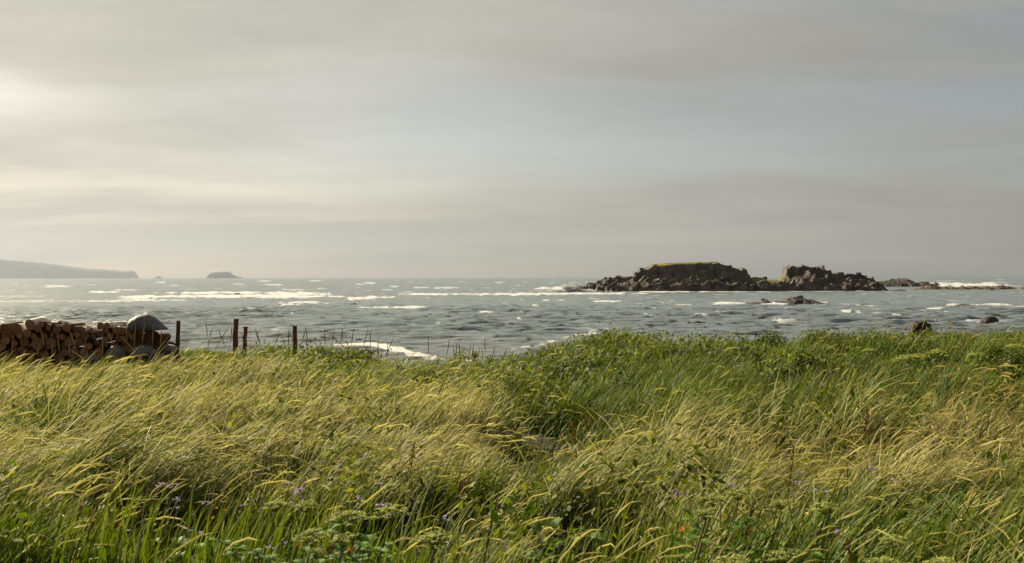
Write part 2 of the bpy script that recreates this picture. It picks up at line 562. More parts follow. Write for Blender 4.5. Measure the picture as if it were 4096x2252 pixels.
# scattered white caps: short raised crests, white on the breaking side
NCAP = 620
cpx = wr.uniform(-500, 4600, NCAP)
cpy = 1112 + 10 ** wr.uniform(0.75, 2.2, NCAP)
crow = np.searchsorted(-pr, -(cpy - 1109) / 4)
for k in range(NCAP):
    D = EYE * F / (cpy[k] - hor(cpx[k]))
    if D < 75 or D > 1800:
        continue
    x0 = (cpx[k] - 2048) / F * D
    ln = wr.uniform(0.3, 1.5) * (0.5 + D / 220)
    if float(fbm(np.array(x0 * .012), np.array(D * .006), 88, 2)) < wr.uniform(.38, .62) or (D < 220 and wr.random() < .6):
        continue
    r0 = int(crow[k])
    a, b = max(0, r0 - 10), min(len(SD), r0 + 11)
    c0, c1 = np.searchsorted(uc, (x0 - 3 * ln) / D), np.searchsorted(uc, (x0 + 3 * ln) / D)
    if c1 - c0 < 2:
        continue
    sx, sy = SX[a:b, c0:c1], SY[a:b, c0:c1]
    sg = max(0.35, 0.75 * row_sp[min(r0, len(SD) - 1)])
    dxx = (sx - x0) / ln
    dyy = (sy - D - 0.12 * (sx - x0) + 0.3 * np.sin(sx * 2 + k)) / sg
    g = np.exp(-dxx ** 2 * 1.2 - dyy ** 2)
    hgt[a:b, c0:c1] += g * wr.uniform(0.08, 0.22) * min(1.8, 0.6 + D / 400)
    foam[a:b, c0:c1] = np.maximum(foam[a:b, c0:c1], np.clip(g * 1.5 - 0.15, 0, 1) * wr.uniform(0.40, 0.9))
V = np.stack([SX, SY, hgt], -1).reshape(-1, 3)
nx, ny = len(uc), len(SD)
ii = (np.arange(ny - 1)[:, None] * nx + np.arange(nx - 1)[None]).ravel()
Q = np.stack([ii, ii + 1, ii + nx + 1, ii + nx], -1)
shallow = sstep(110, 55, DD) * 0.8
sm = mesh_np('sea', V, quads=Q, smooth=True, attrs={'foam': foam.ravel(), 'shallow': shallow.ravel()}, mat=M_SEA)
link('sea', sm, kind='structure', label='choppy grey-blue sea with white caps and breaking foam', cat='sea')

# ------------------------------------------------------------------ rock builders

def rock_mesh(name, size, seed, npts=22, mat=M_WETROCK, flat=0.0):
    """angular block: hull of random points, chipped edges"""
    r = np.random.default_rng(seed)
    bm = bmesh.new()
    for i in range(npts):
        v = r.normal(size=3)
        v /= np.linalg.norm(v)
        v *= r.uniform(0.82, 1.0)
        v = np.sign(v) * np.abs(v) ** 0.75
        bm.verts.new((v[0] * size[0], v[1] * size[1], max(v[2], -flat if flat else -9) * size[2]))
    h = bmesh.ops.convex_hull(bm, input=bm.verts[:])
    for g in set(h['geom_interior'] + h['geom_unused']):
        if isinstance(g, bmesh.types.BMVert) and g.is_valid:
            bm.verts.remove(g)
    bmesh.ops.recalc_face_normals(bm, faces=bm.faces[:])
    me = bpy.data.meshes.new(name)
    bm.to_mesh(me)
    bm.free()
    me.materials.append(mat)
    return me


def boulder_mesh(name, size, seed, mat=M_STONE, sub=4, amp=0.16, freq=1.3):
    bm = bmesh.new()
    bmesh.ops.create_icosphere(bm, subdivisions=sub, radius=1)
    off = Vector((seed * 3.7, seed * 1.3, seed * 7.1))
    for v in bm.verts:
        n = mnoise.fractal(v.co * freq + off, 0.8, 2.2, 4)
        c = v.co * (1 + amp * n)
        v.co = Vector((c.x * size[0], c.y * size[1], c.z * size[2]))
    me = bpy.data.meshes.new(name)
    bm.to_mesh(me)
    bm.free()
    me.polygons.foreach_set('use_smooth', np.ones(len(me.polygons), bool))
    me.materials.append(mat)
    return me


def voronoi_blocks(X, Y, cell, seed, tilt, dip):
    """facetted relief: every cell of a jittered grid is a tilted slab"""
    ix, iy = np.floor(X / cell), np.floor(Y / cell)
    best = np.full(X.shape, 1e9)
    out = np.zeros(X.shape)
    for ox in (-1, 0, 1):
        for oy in (-1, 0, 1):
            cx, cyy = ix + ox, iy + oy
            sx = (cx + _hash(cx, cyy, seed)) * cell
            sy = (cyy + _hash(cx, cyy, seed + 1)) * cell
            d = (X - sx) ** 2 + (Y - sy) ** 2
            h = (_hash(cx, cyy, seed + 2) - 0.5) * cell * 0.75
            tx = (_hash(cx, cyy, seed + 3) - 0.5) * tilt + dip[0]
            ty = (_hash(cx, cyy, seed + 4) - 0.5) * tilt + dip[1]
            val = h + tx * (X - sx) + ty * (Y - sy)
            m = d < best
            best = np.where(m, d, best)
            out = np.where(m, val, out)
    return out


def split_mesh(name, X, Y, Z, keep, mat):
    """the faces of a height grid chosen by keep, as a compact mesh"""
    ny, nx = X.shape
    V = np.stack([X, Y, Z], -1).reshape(-1, 3)
    ii = (np.arange(ny - 1)[:, None] * nx + np.arange(nx - 1)[None])
    ii = ii[keep]
    Q = np.stack([ii, ii + 1, ii + nx + 1, ii + nx], -1)
    u, inv = np.unique(Q.ravel(), return_inverse=True)
    return mesh_np(name, V[u], quads=inv.reshape(-1, 4), mat=mat)


# ------------------------------------------------------------------ rocky island
ID = 345.0
ISL = np.array([(2270, 1166), (2292, 1150), (2336, 1149), (2350, 1137), (2373, 1136), (2389, 1125), (2426, 1116), (2451, 1113), (2488, 1107), (2535, 1104),
                (2539, 1093), (2555, 1082), (2560, 1074), (2584, 1072), (2597, 1065), (2609, 1059), (2690, 1051), (2814, 1047), (2861, 1047), (2867, 1046),
                (2887, 1059), (2915, 1062), (2918, 1071), (2944, 1072), (2946, 1080), (2957, 1079), (2961, 1070), (2977, 1072), (2983, 1110), (2999, 1112),
                (3005, 1114), (3017, 1108), (3036, 1108), (3045, 1116), (3050, 1119), (3112, 1119), (3123, 1110), (3131, 1090), (3135, 1065), (3154, 1066),
                (3157, 1063), (3200, 1062), (3213, 1065), (3284, 1066), (3288, 1078), (3312, 1084), (3315, 1091), (3359, 1093), (3362, 1099), (3387, 1101),
                (3399, 1107), (3427, 1102), (3435, 1095), (3447, 1098), (3450, 1112), (3483, 1128), (3500, 1160), (3510, 1168)], float)
CREST = 16.0
ix_w = (ISL[:, 0] - 2048) / F * (ID + CREST)
iz_w = EYE - (ISL[:, 1] - hor(ISL[:, 0])) / F * (ID + CREST)
lx = np.arange(ix_w[0] - 2, ix_w[-1] + 3, 0.30)
ly = np.concatenate([np.arange(-3, 20, 0.28), np.arange(20, 44, 0.8)])
LX, LY = np.meshgrid(lx, ly)
wx = (fbm(LX * 0.25, LY * 0.25, 61, 3) - 0.5) * 5
wy = (fbm(LX * 0.22, LY * 0.22, 71, 3) - 0.5) * 6
zc_ = np.interp(LX + 0.12 * wx, ix_w, iz_w)
zc_ = zc_ + (zc_ > 4.5) * (LX > 90) * (fbm(LX * 0.7, LX * 0 + 9, 29, 3) - .5) * 1.5
west = 1 - sstep(2985, 3000, LX / (ID + CREST) * F + 2048)
east = sstep(3105, 3122, LX / (ID + CREST) * F + 2048)
mid = np.clip(1 - west - east, 0, 1)
t = LY + wy * 0.55 + east * (fbm(LX * 0.9, LX * 0 + 2, 19, 3) - .5) * 2.2
g_w = np.interp(t, [-3, 0, 1.2, 4.5, 6.0, 8.5, 9.0, 11.2, 12.0, 16, 20, 30, 42], [-.2, 0, .16, .26, .36, .42, .56, .62, .93, 1.0, .98, .4, -.1])
g_e = np.interp(t, [-3, 0, 1.0, 5.0, 10.0, 11.0, 11.7, 15, 17, 20, 36, 42], [-.2, 0, .18, .36, .54, .60, .96, 1.0, 1.0, .45, .1, -.1])
g_m = np.interp(t, [-3, 0, 1.0, 2.5, 5.0, 7.0, 16, 26, 36, 42], [-.3, 0, .42, .5, .68, .82, 1.0, 1.0, .5, -.1])
LZ = zc_ * (g_w * west + g_e * east + g_m * mid)
low = np.clip(zc_ / 3.0, 0, 1)
LZ = np.where(zc_ < 3.0, zc_ * (low * (g_w * west + g_e * east + g_m * mid) + (1 - low) * np.interp(t, [-3, 4, 9, 16, 22, 30, 42], [-.3, 0, .5, 1, 1, 0, -.3])), LZ)
blk = voronoi_blocks(LX * .8 + 0.35 * wx, LY * 1.2 + 0.3 * wy, 2.9, 5, 1.0, (0.50, 0.12)) * 0.95 + voronoi_blocks(LX * .8, LY + 0.2 * wx, 1.15, 15, 1.0, (0.40, 0.2)) * 0.5
blk = blk * (1 - .5 * sstep(.5, .8, LZ / np.maximum(zc_, 1)) * (zc_ > 5))
slope_y = np.abs(np.gradient(LZ, axis=0)) / np.maximum(np.gradient(LY, axis=0), .1)
is_top = (LY > 14) & (LY < 30)
tg = sstep(0.15, 0.32, 0.6 - np.abs(g_m * 1.0 - 0.82)) * mid * sstep(3.8, 5.0, t)
soft = np.clip(np.maximum(sstep(11.7, 12.7, t) * 0.88, tg), 0, 1)
LZ = LZ + blk * (1 - soft) * sstep(-0.4, 1.0, LZ) + (fbm(LX * 1.4, LY * 1.4, 91, 3) - 0.5) * 0.2
ISO_X, ISO_Y, ISO_Z = LX, LY + ID, LZ
fl = lambda A: 0.25 * (A[:-1, :-1] + A[1:, :-1] + A[:-1, 1:] + A[1:, 1:])
dzdy = (LZ[1:, :-1] - LZ[:-1, :-1]) / np.maximum(LY[1:, :-1] - LY[:-1, :-1], .05)
dzdx = (LZ[:-1, 1:] - LZ[:-1, :-1]) / 0.3
flat = (np.abs(dzdy) < 1.1) & (np.abs(dzdx) < 1.1)
pxl = fl(LX) / (ID + CREST) * F + 2048
cz = fl(LZ)
nzf = fbm(fl(LX) * .3, fl(LY) * .3, 44, 3)
cap = (fl(t) > 12.0) & (pxl > 2598) & (pxl < 2884) & (cz > 6.0)
terr = flat & (fl(west) > .5) & (pxl > 2520) & (((fl(t) > 6.2) & (fl(t) < 8.8) & (nzf > .40)) | ((fl(t) > 9.2) & (fl(t) < 11.2) & (nzf > .45)))
sad = (fl(mid) > .2) & (fl(t) > 3.0) & (cz > 1.0) & (np.abs(dzdy) < 1.6) & (nzf > .3)
talus = flat & (fl(east) > .5) & (pxl < 3190) & (fl(t) > 6) & (fl(t) < 10.5) & (nzf > .5)
rest = ~(cap | terr | sad | talus)
above = (cz > -1.2)
isl = link('rocky_island', None, label='dark rocky island with flat cliff tops and grassy saddle offshore', cat='island')
off = Vector((0, 0, 0))
link('rock_mass', split_mesh('rock_mass', ISO_X, ISO_Y, ISO_Z, rest & above, M_ROCK), isl)
link('grass_cap', split_mesh('grass_cap', ISO_X, ISO_Y, ISO_Z, cap & above, M_TURF), isl, label='yellow-green turf on the highest cliff top')
link('grass_terrace', split_mesh('grass_terrace', ISO_X, ISO_Y, ISO_Z, (terr | talus) & above & ~cap, M_TURF2), isl, kind='stuff')
link('grass_saddle', split_mesh('grass_saddle', ISO_X, ISO_Y, ISO_Z, sad & above & ~cap & ~terr & ~talus, M_TURF2), isl)
# loose blocks along the island's shore and on the talus
blocks = [rock_mesh('boulder', (1, .9, .75), 100 + i, 18, M_ROCK) for i in range(6)]
br = np.random.default_rng(12)


def isl_z(x, y):
    j = int(np.clip(np.searchsorted(lx, x), 0, len(lx) - 1))
    i = int(np.clip(np.searchsorted(ly, y - ID), 0, len(ly) - 1))
    return float(LZ[i, j])


for k in range(48):
    ppx = br.uniform(2320, 3470)
    yy = ID + (br.uniform(-0.5, 3.5) if k < 32 else br.uniform(3, 11))
    xx = (ppx - 2048) / F * yy
    zz = isl_z(xx, yy)
    if zz < -0.6:
        zz = -0.2
    s = br.uniform(0.45, 1.35)
    b = link('boulder', blocks[k % 6], isl, (xx, yy, zz + 0.25 * s))
    b.rotation_euler = (br.uniform(-.5, .5), br.uniform(-.5, .5), br.uniform(0, 6.28))
    b.scale = (s * br.uniform(.8, 1.5), s, s * br.uniform(.7, 1.2))
# round stones on the skyline
for ppx, ppy, s in [(2991, 1106, 1.3), (3435, 1101, 1.7), (3405, 1106, 1.2), (2545, 1096, 1.2), (2565, 1080, 1.3), (2360, 1138, 1.6), (3420, 1105, 1.0), (2470, 1109, 1.1), (2440, 1114, .9)]:
    p = P(ppx, ppy, ID + CREST - 3)
    b = link('boulder', blocks[int(ppx) % 6], isl, p)
    b.scale = (s * .8, s * .8, s)
    b.rotation_euler = (0, 0, ppx)


def reef(name, label, prof, base_py, depth, seed, mat=M_ROCK, cell=1.6, lift=0.0, cat='rock', amp=.6):
    """low rocky ridge: skyline given where it is seen, real depth behind it"""
    prof = np.array(prof, float)
    c0 = prof[:, 0].mean()
    D0 = sea_D(c0, base_py)
    Dc = D0 + depth * 0.45
    wxs = (prof[:, 0] - 2048) / F * Dc
    wzs = EYE - (prof[:, 1] - hor(prof[:, 0])) / F * Dc
    step = max(0.06, (wxs[-1] - wxs[0]) / 160)
    X1 = np.arange(wxs[0] - 4 * step, wxs[-1] + 5 * step, step)
    Y1 = np.linspace(-0.1, 1.1, 46)
    X, Y = np.meshgrid(X1, Y1)
    zt = np.interp(X + (fbm(X * .8 / cell, Y * 3, seed, 2) - .5) * cell * .5, wxs, wzs, left=-.5, right=-.5)
    tt = Y + (fbm(X * .5 / cell, Y * 2, seed + 3, 2) - .5) * .25
    g = np.interp(tt, [-.1, 0.05, .16, .30, .45, .6, .85, 1.1], [-.3, 0, .45, .7, 1, .9, .3, -.3])
    Z = zt * g
    yw = D0 + Y * depth
    Z = Z + voronoi_blocks(X, yw, cell, seed, .9, (.2, .2)) * amp * sstep(-.2, .7, Z) * np.clip(zt / 2, .12, 1) + (fbm(X * 3 / cell, yw * 3 / cell, seed, 2) - .5) * .12 * cell - lift
    keep = np.ones((len(Y1) - 1, len(X1) - 1), bool)
    xm, ym = X.mean(), yw.mean()
    me = split_mesh(name, X - xm, yw - ym, Z, keep, mat)
    return link(name, me, None, (xm, ym, 0), label, cat)


reef('reef', 'dark jagged reef joining the island to the low shelf', [(3470, 1133), (3486, 1129), (3553, 1125), (3562, 1121), (3581, 1115), (3594, 1119), (3613, 1113), (3638, 1121), (3665, 1133),
      (3684, 1129), (3714, 1129), (3722, 1140), (3735, 1148)], 1147, 26, 33, M_WETROCK)
reef('rock_shelf', 'long flat brown rock shelf in front of white surf', [(3650, 1158), (3700, 1149), (3720, 1141), (3735, 1146), (3760, 1150), (3790, 1147), (3815, 1151), (3850, 1147), (3875, 1150), (3900, 1146), (3920, 1150), (3950, 1147), (3970, 1151), (3990, 1146), (4018, 1143), (4030, 1147), (4045, 1150), (4060, 1156)], 1158, 10, 43, M_WEED, 1.2, amp=1.2)
reef('wave_rock', 'small peaked rock behind the flat brown shelf', [(3722, 1138), (3735, 1134), (3742, 1129), (3752, 1135), (3762, 1140)], 1141, 8, 53, M_WETROCK)
reef('wave_rock', 'dark peaked rock at the far end of the brown shelf', [(4012, 1152), (4025, 1147), (4032, 1142), (4042, 1146), (4060, 1151)], 1153, 5, 54, M_WETROCK)
reef('wave_rock', 'brown rock cut by the edge of the view beyond the shelf', [(4076, 1158), (4085, 1151), (4110, 1150), (4140, 1155)], 1158, 5, 55, M_WEED)
reef('wave_rock', 'tiny brown rock in front of the flat shelf', [(3956, 1161), (3962, 1157), (3970, 1158), (3976, 1162)], 1162, 2, 56, M_WEED, .8)
reef('skerry', 'dark domed skerry with ledge awash in the middle of the channel', [(2982, 1220), (2996, 1210), (3035, 1209), (3045, 1198), (3065, 1194), (3075, 1200), (3080, 1208), (3130, 1205), (3145, 1196), (3160, 1192), (3172, 1186), (3207, 1185),
      (3222, 1196), (3245, 1198), (3262, 1201), (3280, 1208)], 1218, 9, 63, M_WETROCK, 1.0)
reef('wave_rock', 'low brown rock in white water near the edge of the view', [(3822, 1222), (3838, 1218), (3855, 1216), (3880, 1217), (3890, 1222)], 1224, 2.5, 65, M_WEED, .8)
reef('wave_rock', 'small black pointed rock in open water before the island', [(2765, 1291), (2780, 1286), (2790, 1282), (2805, 1288), (2808, 1294)], 1294, 1.2, 66, M_WETROCK, .5)
reef('wave_rock', 'small dark rock awash beside breaking wave in mid channel', [(1805, 1252), (1818, 1248), (1830, 1245), (1845, 1249), (1860, 1252)], 1253, 1.8, 67, M_WETROCK, .5)
reef('wave_rock', 'low dark rock by the surf on the island point', [(2398, 1164), (2412, 1157), (2430, 1155), (2445, 1161), (2450, 1164)], 1165, 4, 68, M_WEED, 1.0)
for ppx, ppy, lab in [(945, 1174, 'dark rock showing in the long foam band'), (1408, 1213, 'small olive rock beside the foam patch in mid water'), (1140, 1213, 'olive rock at the end of a foam patch')]:
    reef('wave_rock', lab, [(ppx - 18, ppy + 3), (ppx - 8, ppy - 2), (ppx + 10, ppy - 3), (ppx + 18, ppy + 3)], ppy + 4, 3, ppx, M_WEED, .8)

# smooth boulders at the water's edge
p = P(3960, 1292, sea_D(3960, 1297))
link('shore_boulder', boulder_mesh('shore_boulder', (0.98, 0.8, 0.78), 3, M_WETROCK, 4, .1), None, (p.x, p.y, 0.06), 'black domed boulder standing in water off the grassy bank', 'boulder')
p = P(1432, 1361, sea_D(1432, 1364))
link('shore_boulder', boulder_mesh('shore_boulder', (0.35, 0.3, 0.16), 4, M_WETROCK, 3, .1), None, (p.x, p.y, 0.05), 'small dark rounded rock in the shallows above the foam strip', 'boulder')
p = P(3682, 1312, 34.0)
link('weedy_boulder', boulder_mesh('weedy_boulder', (0.36, 0.34, 0.30), 5, M_WEEDD, 4, .25, 2.2), None, (p.x, p.y, p.z - .07), 'dark brown weed-covered boulder behind the green bank', 'boulder')
p = P(1452, 1424, 31.5)
link('weedy_boulder', boulder_mesh('weedy_boulder', (0.29, 0.27, 0.24), 6, M_WEED, 4, .2, 2.0), None, p, 'rust-brown rounded boulder beside the curved foam strip', 'boulder')
p = P(1425, 1436, 31.0)
link('weedy_boulder', boulder_mesh('weedy_boulder', (0.16, 0.16, 0.16), 8, M_WEED, 3, .2, 2.0), None, p, 'smaller brown stone leaning on the rust-brown boulder', 'boulder')

# ------------------------------------------------------------------ far headland and islands

def far_land(name, label, prof, D, depth, seed, kind=None, cat=None, nxs=220):
    prof = np.array(prof, float)
    wxs = (prof[:, 0] - 2048) / F * D
    wzs = np.maximum(EYE - (prof[:, 1] - hor(prof[:, 0])) / F * D, -3)
    X1 = np.linspace(wxs[0], wxs[-1], nxs)
    Y1 = np.linspace(0, 1, 26)
    X, Y = np.meshgrid(X1, Y1)
    zt = np.interp(X, wxs, wzs)
    wob = (fbm(X / (depth * .08), Y * 2, seed, 3) - .5) * .10
    g = np.interp(Y + wob, [0, .03, .10, .3, .5, .8, 1], [-.08, .02, .75, .92, 1, .8, -.1])
    Z = zt * g * (1 + (fbm(X / (depth * .05), Y * 8, seed + 2, 3) - .5) * .10)
    yw = D - .4 * depth + Y * depth
    me = split_mesh(name, X, yw, Z, np.ones((25, nxs - 1), bool), M_FAR)
    return link(name, me, None, None, label, cat, None, kind)


far_land('headland', 'long hazy blue headland ending in a cliff on the horizon', [(-1900, 960), (-1000, 985), (-400, 1012), (0, 1036), (179, 1053), (282, 1066), (359, 1075), (414, 1077), (440, 1081), (453, 1079), (470, 1083), (500, 1083), (530, 1084), (541, 1113), (543, 1115)],
         14000, 350, 1, 'structure', 'headland', 420)
far_land('far_islet', 'tiny pointed hazy rock on the horizon beyond the headland cliff', [(612, 1115), (618, 1113), (624, 1110), (630, 1106), (636, 1104), (641, 1108), (648, 1113), (650, 1114)], 13500, 170, 2, None, 'islet', 60)
far_land('far_island', 'flat-topped hazy grey island on the horizon', [(829, 1114), (832, 1104), (839, 1093), (850, 1090), (888, 1087), (916, 1087), (924, 1092), (930, 1098), (948, 1106), (962, 1107), (975, 1112), (980, 1114)], 11000, 120, 3, None, 'island', 120)

# ------------------------------------------------------------------ spray where a wave hits the island point
sr = np.random.default_rng(5)
n = 4200
p0 = P(2272, 1158, ID - 6)
a = sr.random(n)
hx = sr.normal(0, 1, n)
jet = sr.integers(0, 9, n)
jx, jl, jh = sr.normal(0, 1.6, 9), sr.normal(.15, .45, 9), sr.uniform(1.8, 5.2, 9) 
jh = jh * np.exp(-(jx / 2.4) ** 2)
up_ = sr.random(n) ** 1.3
ht = up_ * jh[jet]
cx = p0.x + jx[jet] + jl[jet] * ht + sr.normal(0, .25, n) * (1 + 1.6 * up_)
low_ = sr.random(n) < .35
cx = np.where(low_, p0.x + hx * 4.5, cx)
ht = np.where(low_, sr.random(n) ** 2 * .8, ht)
c = np.stack([cx, p0.y + sr.normal(0, 1.0, n), ht], -1)
s = sr.uniform(0.03, 0.14, n)[:, None] * (1.5 - ht / 5)[:, None]
tet = np.array([[1, 1, 1], [1, -1, -1], [-1, 1, -1], [-1, -1, 1]], float)
V = (c[:, None, :] + tet[None] * s[:, None, :] * sr.uniform(.5, 1.2, (n, 4, 1))).reshape(-1, 3)
b4 = 4 * np.arange(n)[:, None]
T = np.concatenate([b4 + np.array(q) for q in ((0, 1, 2), (0, 3, 1), (0, 2, 3), (1, 3, 2))])
link('sea_spray', mesh_np('sea_spray', V, tris=T, cols=np.full((len(V), 3), .8), mat=M_FOAM), None, None, 'white burst of spray thrown up at the island point', 'spray', None, 'stuff')
#PART2
# ------------------------------------------------------------------ log pile
LD = 23.0


def zl(zx, zy):
    """coordinates read off the enlarged log pile -> photograph pixel"""
    return zx / 3.22, 1200 + zy / 3.22


def log_mesh(r, length, seed, mat, lean=0.0):
    """bark surface of a log lying along y, open at the near end (the cut face closes it)"""
    q = np.random.default_rng(seed)
    ns, nr = 14, 5
    th = np.arange(ns) / ns * 2 * math.pi
    lump = 1 + 0.05 * np.sin(2 * th + q.random() * 6) + 0.035 * np.sin(3 * th + q.random() * 6) + q.normal(0, .012, ns)
    V = []
    for i in range(nr):
        f = i / (nr - 1)
        rr = r * lump * (1 + q.normal(0, .012)) * (1 - 0.06 * f)
        V.append(np.stack([rr * np.cos(th), np.full(ns, f * length), rr * np.sin(th) + lean * f * length], -1))
    V.append(np.array([[0, length, lean * length]]))
    V = np.concatenate(V)
    Q = []
    for i in range(nr - 1):
        for j in range(ns):
            k = (j + 1) % ns
            Q.append((i * ns + j, i * ns + k, (i + 1) * ns + k, (i + 1) * ns + j))
    T = [((nr - 1) * ns + j, (nr - 1) * ns + (j + 1) % ns, nr * ns) for j in range(ns)]
    me = mesh_np('log', V, quads=np.array(Q), tris=np.array(T), mat=mat)
    me.polygons.foreach_set('use_smooth', np.ones(len(me.polygons), bool))
    # cut face: slightly dished disc with an inner ring
    rim = V[:ns] * np.array([1, 1, 1])
    inn = rim * 0.55 + np.array([0, 0.006, 0])
    VC = np.concatenate([rim, inn, [[0, .004, 0]]])
    QC = [(j, ns + j, ns + (j + 1) % ns, (j + 1) % ns) for j in range(ns)]
    TC = [(ns + j, 2 * ns, ns + (j + 1) % ns) for j in range(ns)]
    cm = mesh_np('cut_face', VC, quads=np.array(QC), tris=np.array(TC), mat=M_CUT)
    return me, cm


hand = [(205, 385, 75), (355, 320, 70), (528, 315, 40), (468, 372, 48), (605, 360, 38), (345, 432, 55), (248, 465, 36), (420, 475, 42), (650, 450, 28),
        (720, 385, 55), (838, 358, 55), (90, 420, 60), (68, 522, 56), (292, 537, 62), (470, 567, 82), (650, 557, 72), (785, 475, 45), (872, 537, 68),
        (955, 378, 38), (978, 450, 36), (1085, 467, 56), (1045, 388, 46), (1165, 395, 34), (1130, 597, 46), (1245, 550, 34), (1190, 470, 34), (1270, 442, 46),
        (1290, 335, 46), (1352, 395, 40), (1412, 470, 46), (1480, 400, 50), (1562, 400, 50), (270, 642, 46), (30, 350, 48), (20, 600, 45), (565, 470, 36),
        (170, 560, 44), (150, 470, 26), (1010, 545, 50), (1330, 520, 40), (1500, 500, 46), (1590, 500, 44), (1640, 420, 36), (1375, 330, 40), (1690, 470, 42)]
pile = [(x, y, r) for x, y, r in hand]
fr = np.random.default_rng(3)
for rmax in (70, 58, 46, 36, 28):
    for _ in range(2600):
        x, y = fr.uniform(-900, 2020), fr.uniform(330, 920)
        top = np.interp(x, [-900, 0, 300, 1000, 1300, 1620, 1750, 1990, 2030], [380, 330, 330, 350, 340, 380, 420, 440, 520])
        if x > 1990:
            top = 520
        r = rmax * fr.uniform(.85, 1.05)
        if y - r < top or y + r > 930:
            continue
        if all((x - a) ** 2 + (y - b) ** 2 > ((r + c) * .95) ** 2 for a, b, c in pile):
            pile.append((x, y, r))
pile.sort(key=lambda q: q[0])
_o = ['first', 'second', 'third', 'fourth', 'fifth', 'sixth', 'seventh', 'eighth', 'ninth', 'tenth', 'eleventh', 'twelfth', 'thirteenth', 'fourteenth',
      'fifteenth', 'sixteenth', 'seventeenth', 'eighteenth', 'nineteenth']
ORD = _o + ['twentieth'] + ['twenty-' + q for q in _o[:9]] + ['thirtieth'] + ['thirty-' + q for q in _o[:9]] + ['fortieth'] + ['forty-' + q for q in _o[:9]]
ROWS = ['top row', 'upper row', 'middle row', 'lower row', 'grass-hidden row', 'bottom row']
count = {}
handset = {(round(a, 3), round(b, 3)) for a, b, c in hand}


def k_hand(x, y, r):
    return (round(x, 3), round(y, 3)) in handset


lr = np.random.default_rng(9)
for k, (x, y, r) in enumerate(pile):
    ppx, ppy = zl(x, y)
    p = P(ppx, ppy, LD)
    if p.z - r / 3.22 / F * LD < zground(p.x, p.y) - 0.12 or ppx < -130:
        continue
    rm = r / 3.22 / F * LD
    row = 0 if y < 400 else 1 if y < 480 else 2 if y < 560 else 3 if y < 650 else 4 if y < 740 else 5
    pale = (x, y, r) == (355, 320, 70) or r > 30 and row == 0 and lr.random() < .2
    big_top = (x, y, r) == (355, 320, 70)
    lean = 0.13 if big_top else lr.normal(0, .015)
    me, cm = log_mesh(rm, .5 if big_top else lr.uniform(.75, 1.05), 500 + k, M_BARKP if pale else M_BARK, lean)
    inside = ppx > -8
    count[row] = count.get(row, 0) + (1 if inside else 0)
    size = 'thick' if r > 58 else 'thin' if r < 36 else 'medium'
    lab = f'{size} log end in the {ROWS[row]} of the woodpile, {ORD[count[row] - 1]} from the left'
    if not inside:
        off_n = count[(row, 'off')] = count.get((row, 'off'), 0) + 1
        lab = f'woodpile log past the left edge, {ROWS[row]}, {ORD[off_n - 1]} from the far end'
    if big_top:
        lab = 'thick log with pale lit bark lying highest on the woodpile'
    o = link('log', me, None, (p.x, p.y + abs(lr.normal(0, .04)) + (0 if k_hand(x, y, r) else lr.uniform(.04, .16)), p.z), lab, 'log', 'logs stacked in the woodpile' if inside else 'logs past the left edge')
    o.rotation_euler = (0, 0, lr.normal(.0, .05))
    link('cut_face', cm, o)
# loose lit pieces of bark and split wood lying along the top of the pile
for x, y, ln, rot, til in [(620, 300, 120, .5, .2), (700, 290, 150, -.4, -.15), (800, 285, 150, .3, .25), (885, 300, 80, .8, .5), (1160, 340, 110, .2, -.5), (1250, 290, 130, -.5, .3), (1370, 290, 160, .4, -.35), (1460, 350, 100, .1, .2), (1540, 350, 90, -.2, .1),
                           (20, 320, 120, .2, -.1), (1830, 405, 120, .05, -.12), (1130, 320, 80, .6, .9), (1400, 360, 120, -.3, -.4)]:
    p = P(*zl(x, y), LD + .25)
    L = ln / 3.22 / F * LD
    q = np.random.default_rng(int(x))
    n = 7
    f = np.linspace(-.5, .5, n)
    w = .045 * (1 - (2 * f) ** 4) * q.uniform(.7, 1.2) + .006
    up = .02 * np.sin(f * 5 + x) + q.normal(0, .006, n)
    ring = []
    for i in range(n):
        for yy, zz in ((-1, 0), (-.3, .8), (.5, .7), (1, 0), (0, -.5)):
            ring.append((f[i] * L, yy * w[i] * 1.6, up[i] + zz * w[i] * .6))
    Q = [(i * 5 + j, i * 5 + (j + 1) % 5, (i + 1) * 5 + (j + 1) % 5, (i + 1) * 5 + j) for i in range(n - 1) for j in range(5)]
    o = link('split_wood', mesh_np('split_wood', np.array(ring), quads=np.array(Q), mat=M_BARKP if int(x) % 3 else M_BARK), None, p,
             None, 'firewood', 'split pieces lying along the top of the woodpile')
    o.rotation_euler = (q.uniform(-.3, .3), til, rot)
    o['label'] = 'pale split piece wedged under the domed grey boulder' if x == 1830 else \
        f'sunlit split piece of wood on top of the woodpile, {ORD[sorted([620, 700, 800, 885, 1160, 1250, 1370, 1460, 1540, 20, 1130, 1400]).index(x)]} from the left'


